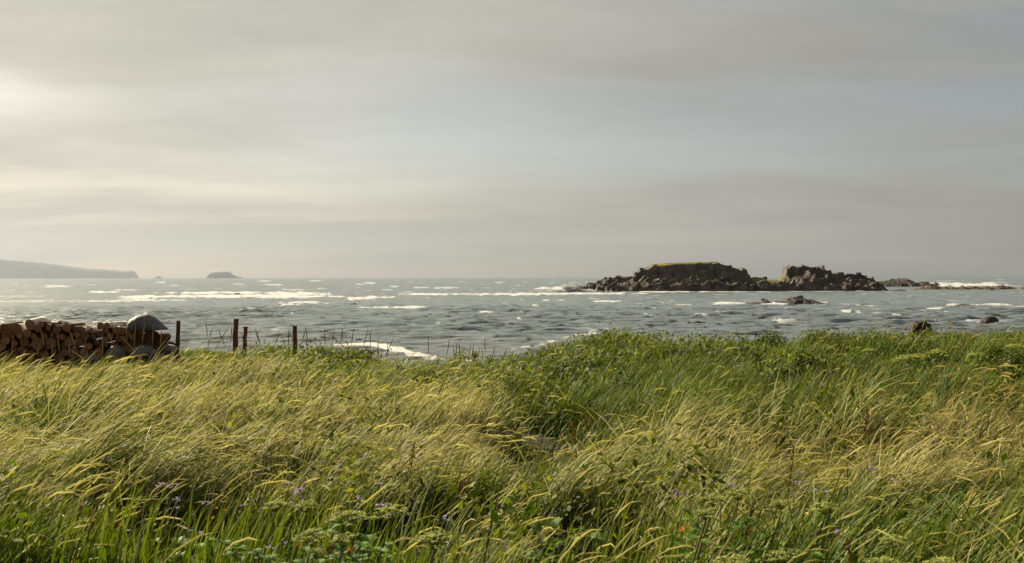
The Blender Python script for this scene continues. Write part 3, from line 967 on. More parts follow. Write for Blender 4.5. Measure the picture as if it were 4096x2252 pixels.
def tube(path, radii, ns=8, square=0.0, seed=0, capped=True):
    """tapered tube along a list of points -> V, Q, T"""
    path = [Vector(q) for q in path]
    q = np.random.default_rng(seed)
    V, Q, T = [], [], []
    for i, c in enumerate(path):
        d = (path[min(i + 1, len(path) - 1)] - path[max(i - 1, 0)]).normalized()
        a = d.cross(Vector((0, 1, 0)))
        if a.length < .1:
            a = d.cross(Vector((1, 0, 0)))
        a.normalize()
        b = d.cross(a)
        for j in range(ns):
            th = 2 * math.pi * j / ns + math.pi / 4
            ca, sa = math.cos(th), math.sin(th)
            m = max(abs(ca), abs(sa)) ** -square * (1 + q.normal(0, .03))
            V.append(c + (a * ca + b * sa) * radii[i] * m)
    for i in range(len(path) - 1):
        for j in range(ns):
            k = (j + 1) % ns
            Q.append((i * ns + j, i * ns + k, (i + 1) * ns + k, (i + 1) * ns + j))
    n = len(V)
    if capped:
        V += [path[0], path[-1]]
        e = (len(path) - 1) * ns
        for j in range(ns):
            k = (j + 1) % ns
            T += [(n, k, j), (n + 1, e + j, e + k)]
    return np.array([tuple(v) for v in V]), np.array(Q), np.array(T).reshape(-1, 3)


def tube_mesh(name, path, radii, mat, **kw):
    V, Q, T = tube(path, radii, **kw)
    return mesh_np(name, V, quads=Q, tris=T, mat=mat)


# dark stumps and a leaning log under the boulder at the end of the pile
for x0, y0, x1, y1, r, lab in [(1735, 380, 1720, 700, 40, 'dark upright stump holding the pointed side of the woodpile boulder up'), (1935, 385, 1955, 720, 58, 'thick dark upright stump under the tip of the domed boulder')]:
    a, b = P(*zl(x0, y0), LD + .1), P(*zl(x1, y1), LD + .1)
    b.z = float(zground(b.x, b.y)) - .05
    rm = r / 3.22 / F * LD
    pts = [b.lerp(a, f) - b for f in np.linspace(0, 1, 6)]
    link('stump', tube_mesh('stump', pts, [rm * 1.25, rm * 1.1, rm, rm * .95, rm, rm * 1.05], M_POST, ns=11, seed=int(x0)), None, b, lab, 'stump')
a, b = P(*zl(1990, 430), LD + .2), P(*zl(2270, 740), LD - .1)
pts = [a.lerp(b, f) + Vector((0, 0, -.06 * math.sin(f * 3.1))) - b for f in np.linspace(0, 1, 6)]
link('leaning_log', tube_mesh('leaning_log', pts, [.07, .09, .10, .11, .12, .11], M_BARK, ns=10, seed=3), None, b, 'brown log leaning down from the boulder towards the first post', 'log')
b = P(*zl(2190, 640), LD)
link('base_boulder', boulder_mesh('base_boulder', (.17, .2, .12), 15, M_STONE, 3, .1), None, b, 'small grey stone at the foot of the leaning log by the post', 'boulder')

# grey domed boulder with flat underside and pointed tip
prof = np.array([(1660, 372), (1663, 335), (1675, 290), (1692, 250), (1740, 214), (1800, 187), (1860, 176), (1920, 186), (1970, 212), (2010, 243), (2060, 290), (2110, 335), (2145, 362), (2166, 378)], float)
org = P(*zl(1900, 384), LD + .05)
xs = (prof[:, 0] - 1900) / 3.22 / F * LD
hs = (384 - prof[:, 1]) / 3.22 / F * LD
nsx, na = 40, 14
X1 = np.linspace(xs[0], xs[-1], nsx)
H1 = np.interp(X1, xs, hs)
V = []
for i in range(nsx):
    wd = 0.36 * math.sqrt(max(H1[i] / hs.max(), .01))
    for j in range(na):
        th = math.pi * j / (na - 1)
        cs, sn = math.cos(th), math.sin(th)
        dz = .012 * mnoise.noise(Vector((X1[i] * 9, cs * 3, sn * 3)))
        V.append((X1[i], -wd * math.copysign(abs(cs) ** .8, cs), H1[i] * sn ** .75 + dz))
Q = [(i * na + j, (i + 1) * na + j, (i + 1) * na + j + 1, i * na + j + 1) for i in range(nsx - 1) for j in range(na - 1)]
Q += [(i * na, i * na + na - 1, (i + 1) * na + na - 1, (i + 1) * na) for i in range(nsx - 1)]
me = mesh_np('domed_boulder', np.array(V), quads=np.array(Q), smooth=False, mat=M_STONE)
me.polygons.foreach_set('use_smooth', np.array([1] * ((nsx - 1) * (na - 1)) + [0] * (nsx - 1), bool))
link('domed_boulder', me, None, org, 'dark grey domed boulder with pointed tip lying on the woodpile', 'boulder')
for x, y, s, lab in [(1500, 690, (.20, .18, .18), 'rounded grey stone at the foot of the woodpile, left of a pair'), (1840, 680, (.29, .22, .17), 'broad rounded grey stone at the foot of the woodpile below the boulder'), (1180, 760, (.16, .16, .12), 'low blue-grey stone half hidden in grass before the woodpile')]:
    link('base_boulder', boulder_mesh('base_boulder', s, int(x) % 50, M_STONE, 4, .1), None, P(*zl(x, y), LD - .3), lab, 'boulder')

# ------------------------------------------------------------------ fence posts
for (tx, ty, bx, wpx, D, mat, cap, lab) in [
    (715, 1282, 702, 15, 24.0, M_POST, 0, 'rough dark post standing beside the woodpile'),
    (943, 1277, 938, 16, 26.0, M_POSTR, 1, 'tallest red-brown square post, the left one of a close pair'),
    (981, 1308, 976, 13, 26.5, M_POSTR, 2, 'shorter red-brown post with a flared top, right one of a close pair'),
    (1179, 1304, 1181, 14, 26.0, M_POSTR, 1, 'red-brown post standing alone by the dip in the bank')]:
    top = P(tx, ty, D)
    bot = P(bx, 1450, D)
    bot.z = float(zground(bot.x, bot.y)) - .1
    r = wpx / F * D / 2 * 1.12
    q = np.random.default_rng(tx)
    pts = [bot.lerp(top, f) - bot + Vector((q.normal(0, .006), 0, 0)) for f in np.linspace(0, 1, 8)]
    rr = [r * (1.05 - .08 * i / 7 + q.normal(0, .03)) for i in range(8)]
    o = link('fence_post', tube_mesh('fence_post', pts, rr, mat, ns=12, square=0.0 if cap == 0 else .7, seed=tx), None, bot, lab, 'post', 'old fence posts along the bank')
    if cap:
        t = pts[-1]
        k = 1.35 if cap == 2 else 1.12
        link('post_cap', tube_mesh('post_cap', [t + Vector((0, 0, -.035)), t, t + Vector((0, 0, .012))], [r * .95, r * k, r * k], mat, ns=12, square=.7, seed=tx + 1), o)

# ------------------------------------------------------------------ single stalks seen against the water and the logs

def col_mesh(name, parts, mat):
    """join (V, Q, T, colour) pieces into one coloured mesh"""
    Vs, Qs, Ts, Cs, n = [], [], [], [], 0
    for V, Q, T, c in parts:
        V = np.asarray(V, float)
        Vs.append(V)
        if Q is not None and len(Q):
            Qs.append(np.asarray(Q) + n)
        if T is not None and len(T):
            Ts.append(np.asarray(T) + n)
        c = np.asarray(c, float)
        Cs.append(np.broadcast_to(c, (len(V), 3)))
        n += len(V)
    return mesh_np(name, np.concatenate(Vs), quads=np.concatenate(Qs) if Qs else None, tris=np.concatenate(Ts) if Ts else None, cols=np.concatenate(Cs), mat=mat)


def z2(x, y):
    return 600 + x / 3.22, 1240 + y / 3.22


def z3(x, y):
    return 1300 + x / 3.22, 1240 + y / 3.22


def z6(x, y):
    return 3396 + x / 3.68, 1080 + y / 3.68


stalks = []
for zf, lst in ((zl, [(480, 740, 500, 570), (600, 660, 512, 352), (660, 740, 680, 530), (770, 740, 735, 455), (880, 740, 885, 530), (1010, 740, 890, 385), (1050, 760, 1110, 478), (1320, 740, 1315, 480), (1090, 860, 1130, 670), (1470, 640, 1360, 340), (1730, 600, 1745, 315),
                      (1650, 640, 1610, 300), (1830, 580, 1868, 270), (1960, 620, 1972, 320), (2060, 560, 2080, 335), (1600, 520, 1555, 470), (150, 640, 165, 495), (930, 700, 985, 480)]),
                (z2, [(738, 350, 712, 138), (760, 400, 797, 235), (930, 370, 877, 245), (945, 330, 1020, 205), (1028, 440, 1055, 188), (1195, 380, 1165, 282), (1410, 460, 1345, 230), (1425, 460, 1372, 262), (1610, 450, 1670, 285),
                      (1745, 480, 1705, 355), (1780, 430, 1788, 232), (1838, 410, 1800, 285), (1925, 530, 2003, 235), (2045, 490, 2006, 230), (2015, 460, 1995, 350), (2262, 430, 2238, 252)]),
                (z3, [(85, 480, 125, 225), (235, 470, 50, 305), (200, 450, 220, 255), (232, 460, 226, 252), (338, 430, 370, 232), (500, 420, 553, 238), (580, 460, 580, 265), (686, 510, 683, 370), (825, 480, 882, 345), (803, 560, 803, 418),
                      (1335, 540, 1325, 303), (1540, 710, 1607, 342), (1660, 600, 1645, 460), (1680, 600, 1697, 420), (1735, 600, 1730, 410), (1840, 690, 1882, 422), (1900, 600, 1910, 420), (1955, 670, 1987, 478), (2020, 670, 2018, 480),
                      (2055, 600, 2057, 345), (2145, 640, 2196, 448), (2280, 660, 2338, 498), (2400, 640, 2430, 525), (1025, 760, 1000, 592), (1105, 760, 1080, 598), (1168, 790, 1124, 652), (1430, 780, 1465, 582), (690, 640, 665, 498), (725, 640, 722, 488)]),
                (z6, [(1050, 900, 1172, 595), (1250, 900, 1292, 655), (1370, 940, 1592, 708), (320, 880, 512, 768), (310, 850, 442, 688), (500, 920, 625, 768), (800, 900, 888, 735), (925, 880, 962, 728), (1960, 860, 2080, 775), (1460, 900, 1490, 665)])):
    for i, (x0, y0, x1, y1) in enumerate(lst):
        stalks.append((zf, zf(x0, y0), zf(x1, y1)))
tr = np.random.default_rng(17)
groups = {zl: ('pale straw stalk standing before the woodpile', 'straw stalks before the woodpile', 21.8), z2: ('brown seed stalk among the fence posts against the water', 'seed stalks among the posts', 27.0),
          z3: ('brown seed stalk above the dip in the bank', 'seed stalks above the dip', 28.0), z6: ('long dry stalk rising from the green bank', 'dry stalks on the green bank', 28.0)}
order = {}
for g in groups:
    ss = sorted([s for s in stalks if s[0] is g], key=lambda s: s[2][0])
    for i, s in enumerate(ss):
        lab, grp, D = groups[g]
        D = D + tr.normal(0, .5)
        b, tp = P(*s[1], D), P(*s[2], D)
        g0 = float(zground(b.x, b.y))
        d = tp - b
        base = b - d.normalized() * max(0.05, (b.z - g0) / max(d.normalized().z, .35) + .03)
        base.z = min(base.z, g0 - .02)
        pts = [base.lerp(tp, f) - base + Vector((.02 * math.sin(f * 4 + i), 0, .0)) * f for f in np.linspace(0, 1, 7)]
        pts[-1] = tp - base
        c0 = np.array((.30, .21, .085)) if g in (zl, z6) else np.array((.24, .15, .06))
        V, Q, T = tube(pts, [.005, .005, .0045, .004, .004, .0035, .003], ns=5, seed=i)
        o = link('seed_stalk', col_mesh('seed_stalk', [(V, Q, T, c0)], M_EAR), None, base, f'{lab}, {ORD[i]} from the left', 'stalk', grp)
        hb, he = pts[-1] - (pts[-1] - pts[-3]) * 1.15, pts[-1] + d.normalized() * .02
        hp = [hb.lerp(he, f) for f in np.linspace(0, 1, 6)]
        V, Q, T = tube(hp, [.004, .0105, .012, .0115, .008, .002], ns=6, seed=i + 50)
        link('seed_head', col_mesh('seed_head', [(V, Q, T, c0 * (1.15 if g in (zl, z6) else .85))], M_EAR), o)

# ------------------------------------------------------------------ flowering and leafy plants
GREEN = np.array((.085, .15, .03))
LIME = np.array((.25, .275, .075))


def leaf(V0, d, L, wdt, nrm, col, lobes=0, q=None, seg=5):
    """a pointed or lobed leaf blade bent along its length"""
    d = d.normalized()
    s = d.cross(nrm).normalized()
    V, Q = [], []
    for i in range(seg + 1):
        f = i / seg
        w = wdt * (math.sin(math.pi * min(1, f * .93 + .05)) ** .8) * (1 + (.35 * (-1) ** i if lobes else 0))
        c = V0 + d * (L * f) + nrm * (L * (.12 * math.sin(f * 2.6) - .18 * f * f))
        V += [c - s * w + nrm * w * .25, c, c + s * w + nrm * w * .25]
        if i:
            k = 3 * (i - 1)
            Q += [(k, k + 1, k + 4, k + 3), (k + 1, k + 2, k + 5, k + 4)]
    return (np.array([tuple(v) for v in V]), np.array(Q), None, col)


def head_point(px, py, h):
    D = ray_ground(px, py, h)
    return P(px, py, D), D


def umbel(px, py, wpx, i, lab, grp, h=.50, D=None, tint=1.0):
    q = np.random.default_rng(900 + i)
    if D is None:
        p, D = head_point(px, py, h)
    else:
        p = P(px, py, D)
    base = Vector((p.x - .10, p.y + .02, float(zground(p.x, p.y)) - .02))
    top = p - base
    root = link('umbel_plant', None, None, base, lab, 'plant', grp)
    mid_ = top * .5 + Vector((-.03, 0, .05))
    pts = [Vector((0, 0, 0)).lerp(mid_, f / 3) for f in range(3)] + [mid_.lerp(top - Vector((0, 0, .05)), f / 3) for f in range(4)]
    V, Q, T = tube(pts, [.007, .007, .006, .006, .005, .005, .004], ns=6, seed=i)
    link('stem', col_mesh('stem', [(V, Q, T, np.array((.12, .13, .04)))], M_HERB), root)
    R_ = wpx / F * D / 2
    hub = top - Vector((0, 0, .45 * R_ + .02))
    parts, rays = [], []
    nr = 26
    for k in range(nr):
        rr = R_ * math.sqrt((k + .5) / nr) * q.uniform(.9, 1.08)
        a = k * 2.39996 + q.normal(0, .15)
        c = top + Vector((rr * math.cos(a), rr * math.sin(a), -.28 * rr * rr / R_ + q.normal(0, .006) + .06 * rr * math.cos(a)))
        V, Q, T = tube([hub, hub.lerp(c, .6) + Vector((0, 0, .006)), c], [.0016, .0013, .0012], ns=3, seed=k, capped=False)
        rays.append((V, Q, None, np.array((.15, .17, .045))))
        ur = R_ * q.uniform(.17, .24)
        colr = LIME * tint * q.uniform(.75, 1.25)
        nf = 15
        for m in range(nf):
            r2 = ur * math.sqrt((m + .4) / nf)
            b = m * 2.39996 + k
            cc = c + Vector((r2 * math.cos(b), r2 * math.sin(b), .35 * (ur - r2) + q.normal(0, .002)))
            s = ur * q.uniform(.22, .36)
            t1 = Vector((q.normal(0, .4), q.normal(0, .4), 1)).normalized()
            u = t1.cross(Vector((1, .2, 0))).normalized()
            w = t1.cross(u)
            VV = [cc + (u * math.cos(e) + w * math.sin(e)) * s for e in (0, 1.26, 2.51, 3.77, 5.03)]
            parts.append((np.array([tuple(v) for v in VV]), None, np.array([(0, 1, 2), (0, 2, 3), (0, 3, 4)]), colr * q.uniform(.85, 1.2)))
    link('umbel', col_mesh('umbel', parts, M_HERB), root)
    link('rays', col_mesh('rays', rays, M_HERB), root)
    for k in range(5):
        a = q.uniform(0, 6.28)
        s0 = top * q.uniform(.25, .75)
        d = Vector((math.cos(a), math.sin(a) * .8, .35))
        V, Q, T = tube([s0, s0 + d * .12, s0 + d * .25], [.003, .0025, .0015], ns=4, capped=False)
        lv = [(V, Q, None, GREEN)]
        for m in range(5):
            f = .3 + .17 * m
            side = d.cross(Vector((0, 0, 1))).normalized() * (1 if m % 2 else -1)
            lv.append(leaf(s0 + d * (.22 * f), (d * .8 + side * (.0 if m == 4 else .9)), .075, .022, Vector((0, 0, 1)), GREEN * q.uniform(.8, 1.5), 1))
        link('leaf', col_mesh('leaf', lv, M_HERB), root)


fore = [(1100, 2010, 105, 'flat yellow-green umbel above dark grass, farthest left in the foreground'), (1222, 2014, 100, 'yellow-green umbel just right of the farthest left one'),
        (1395, 2052, 170, 'largest lime umbel in the left foreground beside a purple flower'), (1560, 2034, 150, 'lime umbel behind and right of the largest left foreground umbel'),
        (1245, 2136, 140, 'blurred pale umbel near the bottom edge, left of a pair'), (1372, 2148, 115, 'blurred pale umbel near the bottom edge, right of a pair'), (1738, 2140, 165, 'flat lime umbel low in the middle of the foreground'),
        (1262, 2205, 66, 'small pale umbel by the bottom edge above orange flowers'), (2852, 1985, 120, 'domed green umbel in the right foreground, middle of a cluster of three'), (2820, 2044, 105, 'round green umbel in the right foreground, lowest of a cluster of three'), (2950, 1966, 95, 'green umbel in the right foreground, highest of a cluster of three'),
        (2925, 2236, 150, 'big blurred umbel cut by the bottom edge below lobed leaves'), (3300, 2018, 120, 'lime umbel among tall bent grass right of the brown dock stalk'), (3125, 2005, 90, 'small lime umbel behind the brown dock stalk'), (3572, 2152, 115, 'ragged lime umbel low at the right of the foreground'), (3530, 2238, 140, 'lime umbel at the bottom edge, left of the right-hand pair'), (3772, 2240, 155, 'wide lime umbel at the bottom edge, right of the right-hand pair'), (3120, 2215, 120, 'blurred umbel at the bottom edge near the brown dock stalk')]
for i, (px, py, w, lab) in enumerate(fore):
    umbel(px, py, w, i, lab, 'umbels in the foreground meadow', h=.72)
ridge = [(3655, 1418, 110, 'broad green umbel over the dark gap on the bank'), (3600, 1432, 70, 'green umbel at the left rim of the dark gap on the bank'), (3853, 1372, 56, 'yellow-green umbel high on the right of the bank'), (3985, 1356, 40, 'small umbel on the bank crest near the right edge'),
         (4060, 1378, 70, 'umbel on the bank cut by the right edge'), (3745, 1400, 60, 'umbel on the bank between the dark gap and the yellow-green one'), (3905, 1412, 60, 'lower umbel on the right of the bank'), (3480, 1395, 50, 'small umbel on the middle of the green bank'), (2330, 1420, 60, 'lone umbel on the left slope of the green mound')]
for i, (px, py, w, lab) in enumerate(ridge):
    umbel(px, py, w * 1.2, 40 + i, lab, 'umbels on the green bank', h=.50)


def small_flower(px, py, i, colr, lab, grp, name, h=.56, rad_=.015, kind='disc'):
    q = np.random.default_rng(1300 + i)
    p, D = head_point(px, py, h)
    base = Vector((p.x - .05, p.y, float(zground(p.x, p.y)) - .02))
    top = p - base
    root = link(name, None, None, base, lab, 'flower', grp)
    V, Q, T = tube([Vector((0, 0, 0)), top * .5 + Vector((-.015, 0, .02)), top], [.003, .0025, .002], ns=5)
    link('stem', col_mesh('stem', [(V, Q, T, np.array((.10, .10, .035)))], M_HERB), root)
    parts = []
    if kind == 'disc':
        tilt = Vector((q.normal(-.2, .3), -.5, 1)).normalized()
        u = tilt.cross(Vector((0, 1, .3))).normalized()
        w = tilt.cross(u)
        for ring_, (n, l) in enumerate(((15, 1.0), (11, .65))):
            for k in range(n):
                a = 6.283 * k / n + ring_ * .2
                d = u * math.cos(a) + w * math.sin(a)
                s = u * -math.sin(a) + w * math.cos(a)
                r = rad_ * l
                VV = [top, top + d * r * .6 - s * r * .15 + tilt * .003, top + d * r + tilt * .004 * (1 + ring_), top + d * r * .6 + s * r * .15 + tilt * .003]
                parts.append((np.array([tuple(v) for v in VV]), np.array([(0, 1, 2, 3)]), None, colr * q.uniform(.85, 1.15)))
    else:
        for k in range(kind):
            c = top + Vector((q.normal(0, .026), q.normal(0, .02), q.normal(0, .008)))
            cr = colr * q.uniform(.6, 1.5)
            for m in range(9):
                d = Vector(q.normal(size=3)).normalized()
                d.z = abs(d.z) * .8
                s = d.cross(Vector((.3, .8, .1))).normalized() * rad_ * .25
                VV = [c, c + d * rad_ * .6 - s, c + d * rad_, c + d * rad_ * .6 + s]
                parts.append((np.array([tuple(v) for v in VV]), np.array([(0, 1, 2, 3)]), None, cr))
    link('flower_head', col_mesh('flower_head', parts, M_PETAL), root)
    lv = [leaf(top * f, Vector((q.normal(), q.normal(), .6)), .05, .009, Vector((0, 0, 1)), GREEN * q.uniform(.8, 1.3)) for f in (.3, .45, .6)]
    link('leaf', col_mesh('leaf', lv, M_HERB), root)


ORANGE = np.array((.58, .20, .012))
PURPLE = np.array((.34, .26, .44))
oran = [(372, 2083, 'orange flower lowest left in the dark gap'), (480, 2104, 'yellow-orange flower beside the dark left gap'), (620, 1980, 'small yellow flower under the widest purple cluster'), (864, 2034, 'orange flower, left one of a close orange pair'), (898, 2043, 'orange flower, right one of a close orange pair'), (850, 2072, 'small orange flower below the close orange pair'),
        (955, 1899, 'little orange bud highest in the left foreground'), (962, 1941, 'orange flower above the close orange pair'), (1190, 2181, 'orange flower near the bottom, left of three'), (1317, 2187, 'small orange flower near the bottom, middle of three'), (1400, 2199, 'bright orange flower near the bottom, right of three'), (2727, 2119, 'bright orange flower alone in the right foreground'), (2870, 2235, 'orange flower beside the blurred umbel at the bottom edge'), (2896, 2064, 'tiny orange flower under the cluster of three umbels')]
for i, (px, py, lab) in enumerate(oran):
    small_flower(px, py, i, ORANGE, lab, 'orange flowers in the meadow', 'orange_flower', rad_=.016 if 'bright' in lab else .011)
purp = [(640, 1940, 7, 'widest pale purple flower cluster in the left dark gap'), (680, 1946, 8, 'purple cluster joined to the right of the widest one'), (770, 1948, 4, 'pale lilac cluster right of the widest purple one'), (708, 2000, 4, 'purple flower below the widest purple cluster'), (700, 2037, 3, 'small lilac flower low in the left dark gap'), (825, 2014, 3, 'small purple flower above the orange pair'), (992, 2012, 3, 'lilac flower right of the left dark gap'),
        (1148, 1936, 5, 'purple cluster highest above the left umbels'), (1205, 1962, 4, 'purple cluster above the second umbel'), (1182, 1984, 5, 'purple cluster right above the second umbel'), (1170, 2020, 3, 'dark purple flower between the two left umbels'), (1515, 1934, 3, 'small purple flower behind the lime umbel'), (1435, 1997, 4, 'dull purple cluster behind the largest lime umbel'), (1538, 2018, 6, 'purple cluster on the lime umbel'), (1560, 2067, 3, 'lilac flower just below the lime umbel'), (1780, 2080, 4, 'lilac flower beside the thin dark dock stalk'),
        (2712, 1974, 9, 'vivid violet cluster in the dark right gap'), (2945, 1910, 4, 'dark violet flower above the cluster of three umbels'), (2930, 1942, 5, 'pink-purple cluster above the three umbels'), (3488, 1876, 5, 'violet cluster deep in the bent grass to the right'), (3195, 1892, 5, 'purple cluster right of the tall dock stalk, upper one'), (3185, 1936, 3, 'lilac flower right of the tall dock stalk, lower one'), (3262, 1962, 6, 'pink-lilac cluster in the right grass'), (3600, 1927, 4, 'dull pink flower in the right grass'), (3328, 2133, 4, 'lilac flower low on the right'), (775, 2128, 3, 'pale lilac flower low in the left foreground'), (1086, 2180, 3, 'blurred blue-lilac flower near the bottom edge')]
for i, (px, py, n, lab) in enumerate(purp):
    c = PURPLE if 'vivid' not in lab and 'violet' not in lab else np.array((.22, .07, .42))
    small_flower(px, py, 60 + i, c, lab, 'purple flowers in the meadow', 'purple_flower', rad_=.013, kind=n)

# dark dock stalks
for i, (x0, y0, x1, y1, lab) in enumerate([(506, 1920, 506, 1810, 'short black dry stalk upright in the left grass'), (2297, 1930, 2293, 1690, 'tall thin dark stalk standing upright in mid meadow'), (1838, 2095, 1850, 1925, 'dark brown dock stalk in the middle foreground'), (3098, 2180, 3176, 1785, 'tall leaning dark brown dock stalk in the right foreground'),
                                           (2950, 2160, 3010, 2010, 'curved brown stalk beside the lobed leaves'), (3385, 2260, 3392, 2160, 'red-brown stalk rising from the bottom edge'), (588, 1770, 600, 1660, 'brown dry stalk leaning in the left straw grass'), (1590, 1890, 1655, 1775, 'dark curved spike above the straw grass'), (3445, 1745, 3470, 1640, 'dark dry stalk in the right straw grass'), (3900, 1800, 3960, 1660, 'dry brown stalk near the right edge'), (2395, 1790, 2330, 1640, 'forked dry stalk at the rim of the dark hollow')]):
    pt, D = head_point(x1, y1, .72 if y0 - y1 > 200 else .6)
    b = P(x0, y0, D)
    b.z = float(zground(b.x, b.y)) - .02
    q = np.random.default_rng(i)
    pts = [b.lerp(pt, f) - b + Vector((.02 * math.sin(f * 3.1) * (1 if i % 2 else -1), 0, 0)) for f in np.linspace(0, 1, 7)]
    V, Q, T = tube(pts, [.006, .006, .0055, .005, .005, .004, .003], ns=6, seed=i)
    o = link('dock_stalk', col_mesh('dock_stalk', [(V, Q, T, np.array((.075, .04, .02)))], M_EAR), None, b, lab, 'stalk', 'dark dry stalks in the meadow')
    parts = []
    for k in range(60):
        f = .55 + .45 * q.random()
        c = pts[0].lerp(pts[-1], f) + Vector((q.normal(0, .006), q.normal(0, .006), 0))
        d = Vector((q.normal(0, 1), q.normal(0, 1), 1.6)).normalized() * .018
        s = d.cross(Vector((.2, .9, .1))).normalized() * .005
        parts.append((np.array([tuple(v) for v in (c, c + d * .5 - s, c + d, c + d * .5 + s)]), np.array([(0, 1, 2, 3)]), None, np.array((.10, .045, .02)) * q.uniform(.6, 1.5)))
    link('seed_cluster', col_mesh('seed_cluster', parts, M_EAR), o)

# broad-leaved plants
leafy = [(2900, 2110, .16, 1.2, 'bushy lobed-leaf plant in the right foreground below the umbels'), (2860, 2170, .13, 1.0, 'lobed-leaf plant near the bottom right of the dark gap'), (2250, 2125, .15, .7, 'dark broad-leaved plant in the lower dark hollow'), (3600, 1990, .17, 1.1, 'large-leaved plant under bent grass on the right'), (3720, 2010, .15, 1.0, 'large-leaved plant right of the big leaf'), (3450, 1950, .13, 1.0, 'broad-leaved plant deep in the right grass'), (3880, 2120, .15, 1.0, 'jagged-leaved plant at the lower right'), (3960, 1985, .13, 1.0, 'broad-leaved plant near the right edge'),
         (2150, 2160, .13, .9, 'feathery-leaved plant left of the lower dark hollow'), (1500, 2215, .13, 1.0, 'dark leafy plant at the bottom centre-left'), (700, 2170, .12, 1.1, 'leafy plant at the bottom left behind tall blades'), (820, 2210, .12, 1.2, 'pale leafy plant at the bottom left'), (2080, 2215, .12, 1.0, 'leafy plant at the bottom of the middle foreground'), (3250, 2100, .14, 1.0, 'leafy plant beside the leaning dock stalk'), (620, 1985, .12, .9, 'narrow-leaved plant under the purple clusters')]
for i, (px, py, L, br_, lab) in enumerate(leafy):
    q = np.random.default_rng(1700 + i)
    p, D = head_point(px, py, .34)
    g0 = float(zground(p.x, p.y))
    base = Vector((p.x, p.y, g0 - .01))
    root = link('leafy_plant', None, None, base, lab, 'plant', 'broad-leaved plants in the foreground')
    st = []
    for k in range(16):
        a = k * 2.4 + q.normal(0, .3)
        r = .03 + .012 * k
        s0 = Vector((r * math.cos(a), r * math.sin(a) * .8, q.uniform(.16, .36)))
        V, Q, T = tube([Vector((0, 0, 0)), s0 * .5 + Vector((0, 0, .04)), s0], [.004, .003, .002], ns=4, capped=False)
        st.append((V, Q, None, np.array((.10, .11, .035))))
        d = Vector((math.cos(a), math.sin(a), q.uniform(-.1, .5)))
        lf = leaf(s0, d, L * q.uniform(.6, 1.1), L * .33 * q.uniform(.7, 1.1), Vector((q.normal(0, .25), q.normal(-.1, .25), 1)).normalized(), GREEN * br_ * q.uniform(.8, 1.5), 1, seg=6)
        link('leaf', col_mesh('leaf', [lf], M_HERB), root)
    link('stems', col_mesh('stems', st, M_HERB), root)

# low yellow-green bush by the dip
for i, (px, py, s, lab) in enumerate([(1842, 1432, 1.0, 'rounded yellow-green bush standing above the dip in the bank'), (1805, 1446, .7, 'smaller green bush left of the rounded one at the dip'), (1895, 1418, .5, 'little leafy bush right of the rounded one at the dip'), (1960, 1440, .55, 'low green tuft on the rim of the dip')]):
    q = np.random.default_rng(1900 + i)
    p = P(px, py, 29.0)
    g0 = float(zground(p.x, p.y))
    base = Vector((p.x, p.y, g0 - .02))
    root = link('low_bush', None, None, base, lab, 'bush', 'low bushes at the dip')
    hh = p.z - g0
    lv = []
    for k in range(int(420 * s)):
        v = Vector(q.normal(size=3)).normalized() * q.random() ** .4
        c = Vector((v.x * .24 * s, v.y * .24 * s, hh + v.z * .24 * s))
        lv.append(leaf(c, Vector((q.normal() + .3, q.normal(), q.normal(.6, .5))), .055, .015, Vector((q.normal(), q.normal(), 1)).normalized(), np.array((.16, .19, .04)) * q.uniform(.5, 1.5), 0, seg=2))
    link('crown', col_mesh('crown', lv, M_HERB), root)
    V, Q, T = tube([Vector((0, 0, -.03)), Vector((.02, 0, hh * .5)), Vector((0, 0, hh))], [.014, .011, .006], ns=6)
    link('stem', col_mesh('stem', [(V, Q, T, np.array((.09, .06, .03)))], M_HERB), root)

# ------------------------------------------------------------------ meadow grass
EARS = []


def blades(x, y, L, head, t0, tb, w, seg, col0, col1, q, zoff=-.02, tw=None):
    """arched blades as flat tapering ribbons -> V, Q, T, C (numpy, all at once)"""
    n = len(x)
    z = zground(x, y) + zoff
    pos = np.stack([x, y, z], -1)
    ch, sh = np.cos(head), np.sin(head)
    phi = q.uniform(-1.35, 1.35, n) if tw is None else tw
    side0 = np.stack([-sh, ch, np.zeros(n)], -1)
    rows, cols = [], []
    ds = (L / seg)[:, None]
    for k in range(seg + 1):
        f = k / seg
        th = t0 + tb * f ** 1.35
        tang = np.stack([np.sin(th) * ch, np.sin(th) * sh, np.cos(th)], -1)
        nrm = np.stack([-np.cos(th) * ch, -np.cos(th) * sh, np.sin(th)], -1)
        sd = side0 * np.cos(phi + .5 * f)[:, None] + nrm * np.sin(phi + .5 * f)[:, None]
        ww = (w * (0.75 + 0.5 * f) * (1 - f ** 2.2))[:, None] * .5
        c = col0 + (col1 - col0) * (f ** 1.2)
        if k < seg:
            rows += [pos - sd * ww, pos + sd * ww]
            cols += [c, c]
        else:
            rows.append(pos)
            cols.append(c)
        pos = pos + tang * ds
    m = 2 * seg + 1
    V = np.stack(rows, 1).reshape(-1, 3)
    C = np.stack(cols, 1).reshape(-1, 3)
    b = (np.arange(n) * m)[:, None]
    Q = np.concatenate([b + np.array([2 * k, 2 * k + 1, 2 * k + 3, 2 * k + 2]) for k in range(seg - 1)]) if seg > 1 else None
    T = b + np.array([2 * seg - 2, 2 * seg - 1, 2 * seg])
    return V, Q, T, C, pos - tang * ds, tang


